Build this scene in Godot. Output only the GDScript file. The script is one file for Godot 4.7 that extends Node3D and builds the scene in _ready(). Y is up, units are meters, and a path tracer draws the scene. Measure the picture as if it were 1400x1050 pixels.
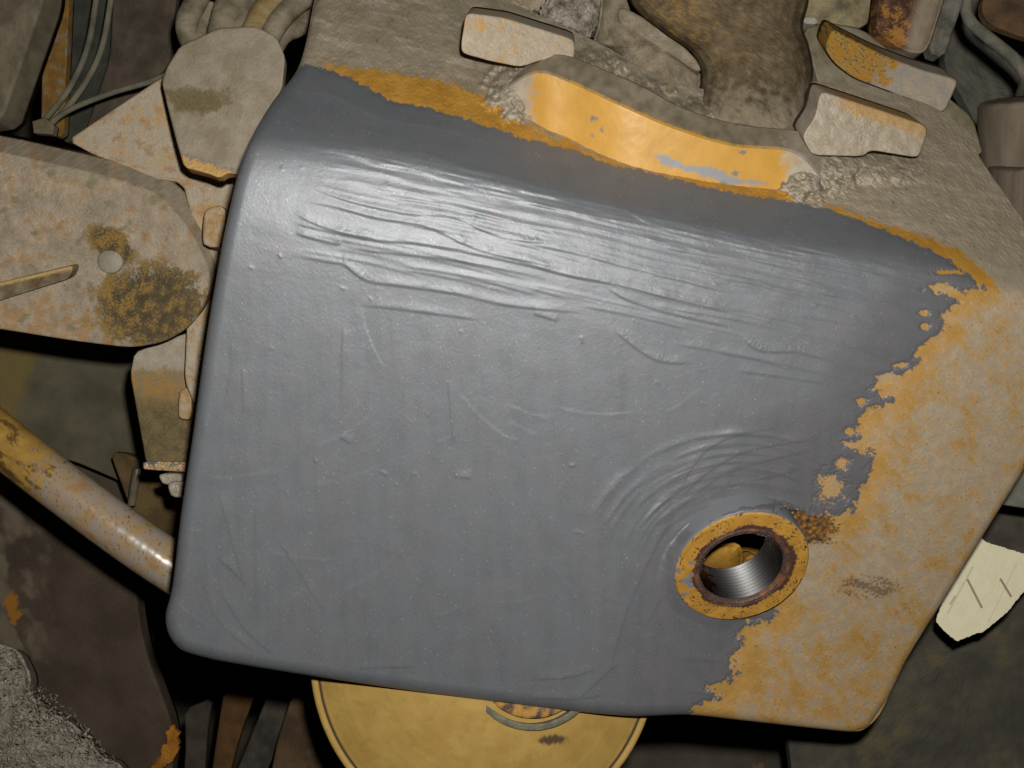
extends Node3D
# Close-up of a machine housing coated with grey filler, lit by one small flash beside the lens.
# Outlines were measured on the photograph in units of 0.42 mm on the plane z = 0; every thing has its own depth z (metres, towards the viewer).

const K := 0.00042
const D := 0.6

# real-world base colours (linear)
const PAINT := Color(0.56, 0.30, 0.055)
const PAINT_DEEP := Color(0.40, 0.20, 0.028)
const DUST := Color(0.40, 0.335, 0.245)
const DUST_PALE := Color(0.50, 0.44, 0.35)
const OLIVE := Color(0.235, 0.198, 0.125)
const GRIME := Color(0.075, 0.058, 0.034)
const BROWN := Color(0.13, 0.085, 0.048)
const RUST := Color(0.26, 0.10, 0.03)
const DARK_RUST := Color(0.055, 0.03, 0.022)
const FILLER := Color(0.190, 0.207, 0.224)
const FILLER_WARM := Color(0.208, 0.202, 0.218)

var na := FastNoiseLite.new()   # broad patches
var nb := FastNoiseLite.new()   # patches of a few millimetres
var nc := FastNoiseLite.new()   # grain
var nd := FastNoiseLite.new()   # cells, flakes
var M := {}
var zlut := PackedFloat32Array()
var relief := PackedFloat32Array()
const RW := 1440
const RH := 1020
var f_fill: Field
var f_edge: Field
var f_fold: Field
var f_gold: Field
var f_hole: Field


class Field:   # signed distance to a measured outline (positive inside), on a coarse raster
	var x0: float
	var y0: float
	var st: float
	var w: int
	var h: int
	var v: PackedFloat32Array

	func _init(pts: PackedVector2Array, a: Rect2, step: float) -> void:
		x0 = a.position.x
		y0 = a.position.y
		st = step
		w = int(a.size.x / step) + 2
		h = int(a.size.y / step) + 2
		v.resize(w * h)
		var n := pts.size()
		for j in h:
			for i in w:
				var p := Vector2(x0 + i * step, y0 + j * step)
				var best := 1e12
				var inside := false
				var q := pts[n - 1]
				for k in n:
					var r := pts[k]
					var e := r - q
					var f := p - q
					var t := clampf(f.dot(e) / maxf(e.length_squared(), 1e-6), 0.0, 1.0)
					var d2 := (f - e * t).length_squared()
					if d2 < best:
						best = d2
					if (r.y > p.y) != (q.y > p.y) and p.x < (q.x - r.x) * (p.y - r.y) / (q.y - r.y) + r.x:
						inside = not inside
					q = r
				v[j * w + i] = sqrt(best) * (1.0 if inside else -1.0)

	func at(x: float, y: float) -> float:
		var fx := clampf((x - x0) / st, 0.0, w - 1.001)
		var fy := clampf((y - y0) / st, 0.0, h - 1.001)
		var i := int(fx)
		var j := int(fy)
		fx -= i
		fy -= j
		var o := j * w + i
		return lerpf(lerpf(v[o], v[o + 1], fx), lerpf(v[o + w], v[o + w + 1], fx), fy)


func V(a: Array) -> PackedVector2Array:
	var r := PackedVector2Array()
	for i in range(0, a.size(), 2):
		r.append(Vector2(a[i], a[i + 1]))
	return r


func P(x: float, y: float, z: float) -> Vector3:
	var f := (D - z) / D * K
	return Vector3((x - 700.0) * f, (525.0 - y) * f, z)


func spline(pts: PackedVector2Array, n: int) -> PackedVector2Array:   # n points evenly spaced along a smooth curve through pts
	var fine := PackedVector2Array()
	for i in pts.size() - 1:
		var a := pts[maxi(i - 1, 0)]
		var b := pts[i]
		var c := pts[i + 1]
		var d := pts[mini(i + 2, pts.size() - 1)]
		for k in 12:
			var t := k / 12.0
			fine.append(0.5 * (2.0 * b + (c - a) * t + (2.0 * a - 5.0 * b + 4.0 * c - d) * t * t + (3.0 * b - a - 3.0 * c + d) * t * t * t))
	fine.append(pts[pts.size() - 1])
	return even(fine, n)


func even(fine: PackedVector2Array, n: int) -> PackedVector2Array:
	var total := 0.0
	for i in fine.size() - 1:
		total += fine[i].distance_to(fine[i + 1])
	var out := PackedVector2Array()
	var i := 0
	var done := 0.0
	for k in n:
		var want := total * k / (n - 1)
		while i < fine.size() - 2 and done + fine[i].distance_to(fine[i + 1]) < want:
			done += fine[i].distance_to(fine[i + 1])
			i += 1
		out.append(fine[i].lerp(fine[i + 1], clampf((want - done) / maxf(fine[i].distance_to(fine[i + 1]), 1e-6), 0.0, 1.0)))
	return out


func spline3(pts: Array, per: int) -> PackedVector3Array:
	var r := PackedVector3Array()
	for i in pts.size() - 1:
		var a: Vector3 = pts[maxi(i - 1, 0)]
		var b: Vector3 = pts[i]
		var c: Vector3 = pts[i + 1]
		var d: Vector3 = pts[mini(i + 2, pts.size() - 1)]
		for k in per:
			var t := k / float(per)
			r.append(0.5 * (2.0 * b + (c - a) * t + (2.0 * a - 5.0 * b + 4.0 * c - d) * t * t + (3.0 * b - a - 3.0 * c + d) * t * t * t))
	r.append(pts[pts.size() - 1])
	return r


func mixc(a: Color, b: Color, t: float) -> Color:
	return a.lerp(b, clampf(t, 0.0, 1.0))


func sstep(a: float, b: float, x: float) -> float:
	return smoothstep(a, b, x)


# ------------------------------------------------------------------ nodes
func offset(parent: Node) -> Vector3:
	var v := Vector3.ZERO
	while parent != self:
		v += parent.position
		parent = parent.get_parent()
	return v


func commit(called: String, vs: PackedVector3Array, ns: PackedVector3Array, cs: PackedColorArray, ix: PackedInt32Array, m: Material, parent: Node) -> MeshInstance3D:
	var box := AABB(vs[0], Vector3.ZERO)
	for v in vs:
		box = box.expand(v)
	var mi := MeshInstance3D.new()
	mi.name = called
	parent.add_child(mi, true)
	var o := offset(parent)
	if parent == self:
		mi.position = Vector3(box.get_center().x, box.position.y, box.get_center().z)
		o = mi.position
	for i in vs.size():
		vs[i] -= o
	var a := []
	a.resize(Mesh.ARRAY_MAX)
	a[Mesh.ARRAY_VERTEX] = vs
	a[Mesh.ARRAY_NORMAL] = ns if ns.size() == vs.size() else normals(vs, ix)
	a[Mesh.ARRAY_COLOR] = cs
	a[Mesh.ARRAY_INDEX] = ix
	var am := ArrayMesh.new()
	am.add_surface_from_arrays(Mesh.PRIMITIVE_TRIANGLES, a)
	am.surface_set_material(0, m)
	mi.mesh = am
	return mi


func normals(vs: PackedVector3Array, ix: PackedInt32Array) -> PackedVector3Array:
	var ns := PackedVector3Array()
	ns.resize(vs.size())
	for t in range(0, ix.size(), 3):
		var a := ix[t]
		var b := ix[t + 1]
		var c := ix[t + 2]
		var f := (vs[c] - vs[a]).cross(vs[b] - vs[a])
		ns[a] += f
		ns[b] += f
		ns[c] += f
	for i in ns.size():
		ns[i] = ns[i].normalized() if ns[i].length_squared() > 1e-20 else Vector3.BACK
	return ns


func thing(called: String, label: String, category: String, at: Vector3, group := "") -> Node3D:
	var o := Node3D.new()
	o.name = called
	add_child(o, true)
	o.position = at
	tag(o, label, category, group)
	return o


func tag(o: Node, label: String, category: String, group := "") -> Node:
	o.set_meta("label", label)
	o.set_meta("category", category)
	if group:
		o.set_meta("group", group)
	return o


# A solid with a measured outline: face with rounded edges, sides and back.
func plate(called: String, outline: PackedVector2Array, z0: float, o := {}) -> MeshInstance3D:
	var parent: Node = o.get("parent", self)
	var col: Callable = o.get("col", dusty)
	var tilt: Vector2 = o.get("tilt", Vector2.ZERO)
	var thick: float = o.get("thick", 0.012)
	var back: Vector3 = o.get("back", Vector3(0, 0, -1))
	var bevel: float = o.get("bevel", 3.0)
	var dome: float = o.get("dome", 0.0)
	var amp: float = o.get("amp", 0.0004)
	var nf: float = o.get("nf", 1.0)
	var step: float = o.get("step", 3.0)
	var pts := outline
	for s in int(o.get("soft", 1)):
		var q := PackedVector2Array()
		for i in pts.size():
			var a := pts[i]
			var b := pts[(i + 1) % pts.size()]
			var cut := minf(0.25, float(o.get("cut", 8.0)) / maxf(a.distance_to(b), 1.0))
			q.append(a.lerp(b, cut))
			q.append(b.lerp(a, cut))
		pts = q
	var area := 0.0
	for i in pts.size():
		area += pts[i].cross(pts[(i + 1) % pts.size()])
	if area < 0.0:
		pts.reverse()
	pts.append(pts[0])
	var per := 0.0
	for i in pts.size() - 1:
		per += pts[i].distance_to(pts[i + 1])
	var n := maxi(24, int(per / step))
	pts = even(pts, n + 1)
	pts.remove_at(n)
	var c := Vector2.ZERO
	for p in pts:
		c += p / n
	c = o.get("centre", c)
	var nor := PackedVector2Array()
	var far := 0.0
	for i in n:
		var t := pts[(i + 1) % n] - pts[(i + n - 1) % n]
		nor.append(Vector2(t.y, -t.x).normalized())
		far = maxf(far, pts[i].distance_to(c))
	var rough: float = o.get("ragged", 0.0)
	var wob := PackedVector2Array()
	wob.resize(n)
	var based := o.has("base")
	var base: Callable = o.get("base", col)
	if rough > 0.0:
		for i in n:
			wob[i] = nor[i] * rough * (nb.get_noise_2d(pts[i].x * 3.0, pts[i].y * 3.0) + 0.3 * nc.get_noise_2d(pts[i].x * 1.3, pts[i].y * 1.3))
	var rings := maxi(3, int(far / step))
	var vs := PackedVector3Array()
	var cs := PackedColorArray()
	var ix := PackedInt32Array()
	var sides := [[0.0, 0.0], [0.3, 0.05], [0.75, 0.35], [1.0, 1.0]]
	for m in rings + 1 + 3 + 5:
		for i in n:
			var p := pts[i] - nor[i] * bevel
			var drop := 0.0
			var r := 1.0
			var f := 0.0
			if m <= rings:
				r = float(m) / rings
				p = c.lerp(p, r) + wob[i] * sstep(0.75, 1.0, r)
			elif m <= rings + 3:
				var e: Array = sides[m - rings]
				p += nor[i] * bevel * e[0] + wob[i]
				drop = bevel * K * e[1]
			else:
				p = pts[i] + wob[i]
				drop = bevel * K
				f = (m - rings - 3) / 4.0
			var z: float = (z0 + tilt.dot(p - c) if not based else base.call(p.x, p.y) + z0) - drop + dome * sqrt(maxf(0.0, 1.0 - r * r * 0.97))
			z += amp * (1.0 if rough == 0.0 else sstep(1.0, 0.8, r) * 0.7 + 0.3) * (nb.get_noise_2d(p.x * nf + 300.0, p.y * nf) + 0.5 * nc.get_noise_2d(p.x * nf, p.y * nf))
			var v := P(p.x, p.y, z) + back * thick * minf(f, 1.0)
			if f > 1.0:
				v = v.lerp(P(c.x, c.y, z0) + back * thick, 0.999)
			vs.append(v)
			cs.append(col.call(p.x + f * 31.0, p.y + f * 17.0))
	var total := rings + 9
	for m in total - 1:
		for i in n:
			var k := (i + 1) % n
			var a := m * n + i
			var b := m * n + k
			ix.append_array([a, a + n, b + n, a, b + n, b] if m > 0 else [a, a + n, b + n])
	return commit(called, vs, PackedVector3Array(), cs, ix, o.get("mat", M.matte), parent)


# A tube along a measured path (x, y, z each), radius in metres.
func tube(called: String, path: Array, radius: float, o := {}) -> MeshInstance3D:
	var parent: Node = o.get("parent", self)
	var col: Callable = o.get("col", dusty)
	var w := []
	for p in path:
		w.append(P(p.x, p.y, p.z))
	var line := spline3(w, int(o.get("per", 14)))
	var sides: int = o.get("sides", 20)
	var vs := PackedVector3Array()
	var cs := PackedColorArray()
	var ix := PackedInt32Array()
	var up := Vector3(0.3, 0.9, 0.2)
	var n := line.size()
	for i in n:
		var t := (line[mini(i + 1, n - 1)] - line[maxi(i - 1, 0)]).normalized()
		up = (up - t * up.dot(t)).normalized()
		var side := t.cross(up)
		for k in sides:
			var a := TAU * k / sides
			var d := up * cos(a) + side * sin(a)
			var q := line[i] / K
			var rr := radius * (1.0 + float(o.get("amp", 0.02)) * nb.get_noise_3d(q.x + d.x * 30.0, q.y + d.y * 30.0, q.z))
			vs.append(line[i] + d * rr)
			var f := D / (D - line[i].z)
			cs.append(col.call((q.x + d.x * radius / K) * f + 700.0, 525.0 - (q.y + d.y * radius / K) * f))
	for i in n - 1:
		for k in sides:
			var a := i * sides + k
			var b := i * sides + (k + 1) % sides
			ix.append_array([a, a + sides, b + sides, a, b + sides, b])
	for e in [0, n - 1]:
		var c := vs.size()
		vs.append(line[e])
		cs.append(cs[e * sides])
		for k in sides:
			var a: int = e * sides + k
			var b: int = e * sides + (k + 1) % sides
			ix.append_array([c, a, b] if e == 0 else [c, b, a])
	return commit(called, vs, PackedVector3Array(), cs, ix, o.get("mat", M.matte), parent)


# A turned shape: profile of (radius, height along the axis) in metres; col gets (angle, profile position 0..1).
func lathe(called: String, at: Vector3, axis: Vector3, profile: PackedVector2Array, o := {}) -> MeshInstance3D:
	var parent: Node = o.get("parent", self)
	var col: Callable = o.col
	var sides: int = o.get("sides", 96)
	var amp: float = o.get("amp", 0.0)
	axis = axis.normalized()
	var ref: Vector3 = o.get("ref", Vector3.RIGHT)
	var u := (ref - axis * ref.dot(axis)).normalized()
	var w := axis.cross(u)
	var vs := PackedVector3Array()
	var cs := PackedColorArray()
	var ix := PackedInt32Array()
	if o.get("hard", false):
		var h := PackedVector2Array()
		for j in profile.size() - 1:
			h.append_array([profile[j], profile[j + 1]])
		profile = h
	var n := profile.size()
	for j in n:
		for k in sides:
			var a := TAU * k / sides
			var d := u * cos(a) + w * sin(a)
			var r := profile[j].x
			var q := Vector3(cos(a) * r, sin(a) * r, profile[j].y) / K
			var e := amp * (nb.get_noise_3d(q.x, q.y, q.z) + 0.5 * nc.get_noise_3d(q.x, q.y, q.z))
			vs.append(at + d * (r + e * 0.5) + axis * (profile[j].y + e))
			cs.append(col.call(a, r, profile[j].y))
	for j in range(0, n - 1, 2 if o.get("hard", false) else 1):
		for k in sides:
			var a := j * sides + k
			var b := j * sides + (k + 1) % sides
			ix.append_array([a, b + sides, b, a, a + sides, b + sides])
	return commit(called, vs, PackedVector3Array(), cs, ix, o.get("mat", M.matte), parent)


# A skin over measured curves (arrays of Vector3), laid side by side.
func loft(called: String, curves: Array, along: int, between: int, o := {}) -> MeshInstance3D:
	var parent: Node = o.get("parent", self)
	var col: Callable = o.get("col", dusty)
	var amp: float = o.get("amp", 0.0003)
	var grid := []
	for c in curves:
		var s := spline3(c, 12)
		var row := PackedVector3Array()
		for i in along:
			var f := i / float(along - 1) * (s.size() - 1)
			var a := mini(int(f), s.size() - 2)
			row.append(s[a].lerp(s[a + 1], f - a))
		grid.append(row)
	var vs := PackedVector3Array()
	var cs := PackedColorArray()
	var ix := PackedInt32Array()
	var rows := (grid.size() - 1) * between + 1
	for j in rows:
		var g := mini(j / between, grid.size() - 2)
		var t := (j - g * between) / float(between)
		for i in along:
			var p: Vector3 = grid[g][i].lerp(grid[g + 1][i], t)
			var e := amp * (nb.get_noise_2d(p.x, p.y + 90.0) + 0.6 * nc.get_noise_2d(p.x, p.y))
			vs.append(P(p.x, p.y, p.z + e))
			cs.append(col.call(p.x, p.y))
	for j in rows - 1:
		for i in along - 1:
			var a := j * along + i
			ix.append_array([a, a + along + 1, a + 1, a, a + along, a + along + 1])
	return commit(called, vs, PackedVector3Array(), cs, ix, o.get("mat", M.matte), parent)


# ------------------------------------------------------------------ colours of matter
func dusty(x: float, y: float) -> Color:
	var a := na.get_noise_2d(x, y)
	var b := nb.get_noise_2d(x, y)
	var c := nc.get_noise_2d(x, y)
	var r := mixc(OLIVE, DUST, 0.55 + 0.9 * a + 0.4 * b + 0.25 * c)
	return mixc(r, BROWN, (b * 0.7 + c * 0.5 - 0.28) * 2.0)


func worn(x: float, y: float, bias := 0.0) -> Color:   # dust over yellow paint, rubbed through in patches
	var a := na.get_noise_2d(x * 1.3 + 700.0, y * 1.3)
	var b := nb.get_noise_2d(x + 90.0, y)
	var c := nc.get_noise_2d(x, y)
	var p := mixc(PAINT, PAINT_DEEP, 0.4 + 1.2 * na.get_noise_2d(x * 2.0, y * 2.0 + 50.0))
	var r := mixc(mixc(DUST, DUST_PALE, 0.3 + b + 0.6 * c), p, sstep(0.05, 0.5, a * 0.9 + b * 0.55 + c * 0.4 + 0.2 + bias))
	return mixc(r, GRIME, (nd.get_noise_2d(x * 1.2, y * 1.2) * 0.5 + c * 0.8 - 0.55) * 3.0)


func tint(dark: Color, pale: Color, scale := 1.0) -> Callable:   # two-tone mottling
	return func(x: float, y: float) -> Color:
		var t := 0.5 + 0.9 * na.get_noise_2d(x * scale * 1.5, y * scale * 1.5 + 210.0) + 0.5 * nb.get_noise_2d(x * scale, y * scale) + 0.3 * nc.get_noise_2d(x * scale, y * scale)
		return mixc(dark, pale, t)


# ------------------------------------------------------------------ shape of the housing
func ridge(x: float) -> float:
	var t := [[250, 192], [340, 197], [420, 200], [500, 206], [600, 226], [700, 252], [800, 279], [900, 301], [1000, 321], [1100, 337], [1200, 352], [1300, 372], [1400, 396], [1460, 412]]
	for i in t.size() - 1:
		if x < t[i + 1][0]:
			return lerpf(t[i][1], t[i + 1][1], (x - t[i][0]) / (t[i + 1][0] - t[i][0]))
	return 412.0


func tank_z(x: float, y: float) -> float:
	var d := clampf((y - ridge(x)) * 0.985, -449.0, 940.0) + 450.0
	var i := int(d)
	var z := lerpf(zlut[i], zlut[i + 1], d - i)
	z -= 0.11 * (x - 700.0) * K   # the whole front is turned a little to the left
	var s := f_fold.at(x, y)
	if s > -30.0:   # the part round the port turns away
		var q := s + 30.0
		z -= K * 0.42 * (q * q / (q + 110.0))
	var e := maxf(f_edge.at(x, y), 0.0)
	var r := lerpf(17.0, 9.0, clampf((x - 900.0) / 250.0, 0.0, 1.0))
	if e < r:
		var g := 1.0 - e / r
		z -= r * K * (1.0 - sqrt(maxf(0.0, 1.0 - g * g)))
	return z


func heap(x: float, y: float) -> float:   # caked dust lying in the corners, in metres
	if y > 290.0 or x < 600.0 or x > 1330.0:
		return 0.0
	var b := nb.get_noise_2d(x * 1.1 + 60.0, y * 1.1)
	var c := nc.get_noise_2d(x * 0.8, y * 0.8)
	var h := 0.0
	for q in [[706, 122, 46, 48, 0.017], [1100, 240, 42, 40, 0.020], [1140, 222, 66, 44, 0.018], [1200, 232, 70, 26, 0.009], [800, 92, 60, 26, 0.014], [860, 130, 60, 26, 0.018], [930, 158, 60, 24, 0.018], [1010, 178, 70, 22, 0.018], [1090, 184, 50, 24, 0.02]]:
		var r := Vector2((x - q[0]) / q[2], (y - q[1]) / q[3]).length() + 0.4 * b + 0.04 * c
		h = maxf(h, q[4] * sstep(1.1, 0.15, r) * (1.0 + 0.08 * c + 0.35 * b))
	return h


func stroke(pts: PackedVector2Array, a: float, sharp := 1.2, soft := 9.0) -> void:   # a trowel line: a lip, steep on one side
	var total := 0.0
	for i in pts.size() - 1:
		total += pts[i].distance_to(pts[i + 1])
	var done := 0.0
	for i in pts.size() - 1:
		var p := pts[i]
		var q := pts[i + 1]
		var l := maxf(p.distance_to(q), 0.01)
		var t := (q - p) / l
		var reach := soft * 2.2
		for y in range(maxi(0, int(minf(p.y, q.y) - reach)), mini(RH - 1, int(maxf(p.y, q.y) + reach))):
			for x in range(maxi(0, int(minf(p.x, q.x) - reach)), mini(RW - 1, int(maxf(p.x, q.x) + reach))):
				var w := Vector2(x, y) - p
				var u := w.dot(t)
				if u < 0.0 or u >= l:
					continue
				var s := t.cross(w)
				if absf(s) > reach:
					continue
				var f := (done + u) / total
				var taper := minf(1.0, minf(f, 1.0 - f) * 7.0)
				var g := s / (sharp if s > 0.0 else soft)
				relief[y * RW + x] += 1.5 * a * taper * exp(-g * g) * (0.85 + 0.5 * nb.get_noise_2d(x * 0.35, y * 0.35))
		done += l


func relief_at(x: float, y: float) -> float:
	var fx := clampf(x, 0.0, RW - 1.01)
	var fy := clampf(y, 0.0, RH - 1.01)
	var i := int(fx)
	var j := int(fy)
	fx -= i
	fy -= j
	var o := j * RW + i
	return lerpf(lerpf(relief[o], relief[o + 1], fx), lerpf(relief[o + RW], relief[o + RW + 1], fx), fy)


func trowel_marks() -> void:
	relief.resize(RW * RH)
	relief.fill(0.0)
	var lines := [
		[0.22, 410, 201, 520, 210, 600, 232, 700, 258, 800, 272],
		[0.26, 407, 208, 468, 208, 514, 226, 586, 240, 657, 258, 800, 287],
		[0.34, 414, 251, 471, 273, 550, 291, 621, 298, 693, 326, 800, 334],
		[0.34, 403, 273, 461, 283, 514, 298, 579, 308, 643, 337, 693, 351, 800, 373],
		[0.36, 400, 290, 436, 308, 500, 326, 571, 333, 650, 344],
		[0.24, 400, 305, 450, 316, 514, 326],
		[0.34, 403, 319, 457, 333, 468, 330],
		[0.28, 471, 337, 514, 344, 586, 351, 657, 362, 757, 383],
		[0.34, 396, 348, 450, 358, 471, 362, 500, 383, 550, 391, 621, 401, 693, 417, 800, 428],
		[0.26, 489, 416, 550, 423, 657, 437],
		[0.30, 728, 428, 764, 439],
		[0.26, 414, 123, 461, 133, 514, 160, 586, 173, 632, 184],
		[0.26, 529, 205, 586, 212, 643, 234, 729, 255, 800, 269],
		[0.34, 700, 261, 771, 271, 850, 286, 886, 304, 950, 321, 1057, 345, 1129, 354, 1200, 371],
		[0.30, 700, 329, 789, 346, 843, 361, 914, 379, 1007, 404],
		[0.46, 700, 354, 771, 375, 843, 389, 914, 407, 986, 423, 1018, 425],
		[0.32, 821, 386, 861, 411, 932, 432, 1007, 448],
		[0.26, 836, 443, 854, 464, 900, 493, 950, 496],
		[0.34, 1011, 457, 1039, 479, 1093, 482, 1143, 496],
		[0.28, 1007, 507, 1075, 516, 1129, 525],
		[0.26, 1157, 471, 1200, 486, 1235, 500],
		[0.20, 1060, 400, 1171, 407, 1240, 414],
		[0.24, 1183, 433, 1229, 470, 1250, 476],
		[0.26, 927, 671, 963, 618, 1013, 593, 1066, 586],
		[0.28, 927, 682, 977, 639, 1031, 614, 1120, 600],
		[0.26, 934, 689, 970, 661, 1013, 639, 1116, 614],
		[0.26, 970, 679, 1006, 661, 1063, 650, 1099, 639],
		[0.34, 963, 714, 999, 693, 1049, 682],
		[0.22, 830, 935, 852, 850, 890, 760, 930, 690],
		[0.24, 480, 914, 528, 912, 568, 912],
		[0.22, 728, 928, 776, 926, 816, 914],
		[0.24, 784, 962, 832, 918, 848, 906],
		[0.22, 728, 954, 790, 955, 830, 950],
		[0.16, 299, 671, 324, 764, 338, 807],
		[0.14, 331, 500, 334, 564],
		[0.16, 613, 518, 620, 607],
		[0.14, 377, 732, 420, 800, 448, 843],
		[0.16, 470, 440, 466, 560],
		[0.16, 830, 420, 842, 500, 846, 570],
		[0.16, 760, 560, 756, 690, 748, 760],
		[0.24, 930, 900, 985, 905, 1005, 915],
		[0.2, 905, 940, 960, 948, 985, 952],
		[0.2, 880, 860, 905, 815, 915, 780],
		[0.2, 300, 805, 335, 860, 380, 900],
		[0.18, 275, 790, 300, 850, 350, 893],
		[0.28, 300, 765, 318, 780, 337, 800],
		[0.26, 620, 651, 645, 654],
		[0.26, 465, 597, 480, 607],
	]
	for l in lines:
		var pts := V(l.slice(1))
		stroke(spline(pts, maxi(6, int(pts.size() * 6))), l[0])
	var r := RandomNumberGenerator.new()
	r.seed = 11
	for i in 230:   # finer lines in the sweeps along the top
		var x := r.randf_range(400, 1120)
		var y := ridge(x) + r.randf_range(-14, 190) * r.randf()
		var l := r.randf_range(60, 330)
		stroke(spline(V([x, y, x + l * 0.5, y + l * 0.09 + r.randf_range(-4, 4), x + l, y + l * 0.22]), 14), r.randf_range(0.05, 0.18), 1.2, r.randf_range(3, 9))
	for i in 44:   # faint upright sweeps on the flat
		var x := r.randf_range(280, 860)
		var y := r.randf_range(430, 860)
		var l := r.randf_range(40, 170)
		stroke(V([x, y, x + r.randf_range(-3, 3), y + l * 0.5, x + r.randf_range(-14, 6), y + l]), r.randf_range(0.03, 0.09), 2.0, r.randf_range(5, 12))
	for i in 120:   # sweeps round the port
		var a := r.randf_range(3.3, 4.9)
		var q := r.randf_range(80, 200)
		var p := PackedVector2Array()
		for k in 9:
			p.append(Vector2(1015 + cos(a + k * 0.06) * q * 1.15, 780 + sin(a + k * 0.06) * q * 0.95))
		stroke(p, r.randf_range(0.05, 0.17), 1.3, r.randf_range(3, 8))
	for i in 34:   # broad curved sweeps low on the flat
		var x := r.randf_range(250, 900)
		var y := r.randf_range(560, 930)
		var q := r.randf_range(60, 240)
		var a := r.randf_range(0.2, 2.6)
		var p := PackedVector2Array()
		for k in 11:
			p.append(Vector2(x + cos(a + k * 0.05) * q, y - q + sin(a + k * 0.05) * q))
		stroke(p, r.randf_range(0.04, 0.12), 1.6, r.randf_range(5, 13))
	for i in 40:   # nicks and crumbs
		var x := r.randf_range(260, 1180)
		var y := ridge(x) + r.randf_range(0, 520)
		var t := r.randf_range(-0.5, 1.2)
		var l := r.randf_range(4, 16)
		stroke(V([x, y, x + cos(t) * l * 0.5, y + sin(t) * l * 0.5, x + cos(t + 0.3) * l, y + sin(t + 0.3) * l]), r.randf_range(0.08, 0.24), 1.3, 3.0)


func tank_colour(x: float, y: float, sf: float) -> Color:
	var d := y - ridge(x)
	var a := na.get_noise_2d(x * 1.5, y * 1.5)
	var b := nb.get_noise_2d(x, y)
	var c := nc.get_noise_2d(x, y)
	var streak := nb.get_noise_2d((x + y * 0.2) * 0.22 + 400.0, (y - x * 0.2) * 1.3)
	if d < 8.0:   # top of the housing: caked dust, yellow where it was wiped
		var base := mixc(mixc(Color(0.28, 0.235, 0.16), DUST, 0.4 + 0.6 * a + 0.4 * streak + 0.25 * c), DUST_PALE, 0.5 * sstep(0.1, 0.5, streak + 0.5 * b))
		if x > 1060.0:
			base = mixc(base, DUST, 0.5)
		base = mixc(base, BROWN, (b + c * 0.7 - 0.5) * 1.6)
		if x > 1130.0:
			base = mixc(base, mixc(PAINT, PAINT_DEEP, 0.6 + 0.6 * a), sstep(3.0, -3.0, -sf - (6.0 + 12.0 * sstep(1150.0, 1330.0, x)) + 9.0 * b + 5.0 * c))
		var g := f_gold.at(x, y) + 9.0 * b + 6.0 * c + 5.0 * streak
		return mixc(base, mixc(PAINT, PAINT_DEEP, 0.5 + 0.7 * a), sstep(-3.0, 5.0, g))
	var fleck := nd.get_noise_2d(x, y)
	var diag := nb.get_noise_2d((x + y) * 0.55, (y - x) * 1.15)
	var fine := nb.get_noise_2d((x + y * 1.1) * 1.1 + 200.0, (y - x * 0.7) * 3.2)
	var vein := 1.0 - absf(nb.get_noise_2d(x * 1.4 + 900.0, y * 1.4)) * 5.0
	var t := a * 0.85 + b * 0.6 + c * 0.38 + diag * 0.6 + fine * 0.55 - 0.16 * maxf(vein, 0.0) - 0.04
	t += 0.95 * sstep(46.0, 6.0, -sf + 20.0 * b)      # freshly scraped paint next to the filler
	t += 0.5 * sstep(760.0, 960.0, y)
	var paint := mixc(Color(0.54, 0.31, 0.085), Color(0.42, 0.235, 0.05), 0.35 + 0.9 * a + 0.5 * diag)
	var r := mixc(mixc(Color(0.405, 0.32, 0.215), Color(0.49, 0.415, 0.31), 0.3 + 0.9 * b + 0.6 * c), paint, sstep(-0.35, 0.85, t))
	r = mixc(r, Color(0.50, 0.33, 0.18), 0.3 * sstep(-0.1, 0.5, diag + 0.5 * c))
	r = mixc(r, GRIME, 0.8 * sstep(0.46, 0.6, c + 0.25 * fleck + 0.3 * b))
	r = mixc(r, DUST_PALE, 0.6 * sstep(0.42, 0.55, fine + 0.3 * c))
	var scab := 46.0 - Vector2(x - 1188, (y - 803) * 2.6).length() + 16.0 * c + 14.0 * b   # rubbed brown scrape
	r = mixc(r, Color(0.16, 0.085, 0.05), 0.75 * sstep(4.0, 16.0, scab) * sstep(-0.25, 0.15, c + streak))
	var crud := 40.0 - Vector2(x - 1108, (y - 716) * 1.25).length() + 16.0 * b + 12.0 * c   # rusty crust by the port
	r = mixc(r, mixc(mixc(RUST, PAINT_DEEP, 0.4 + b), GRIME, 0.5 + 1.6 * nb.get_noise_2d(x * 2.2, y * 2.2 + 9.0) + 0.5 * c), sstep(0.0, 10.0, crud))
	return r


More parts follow.
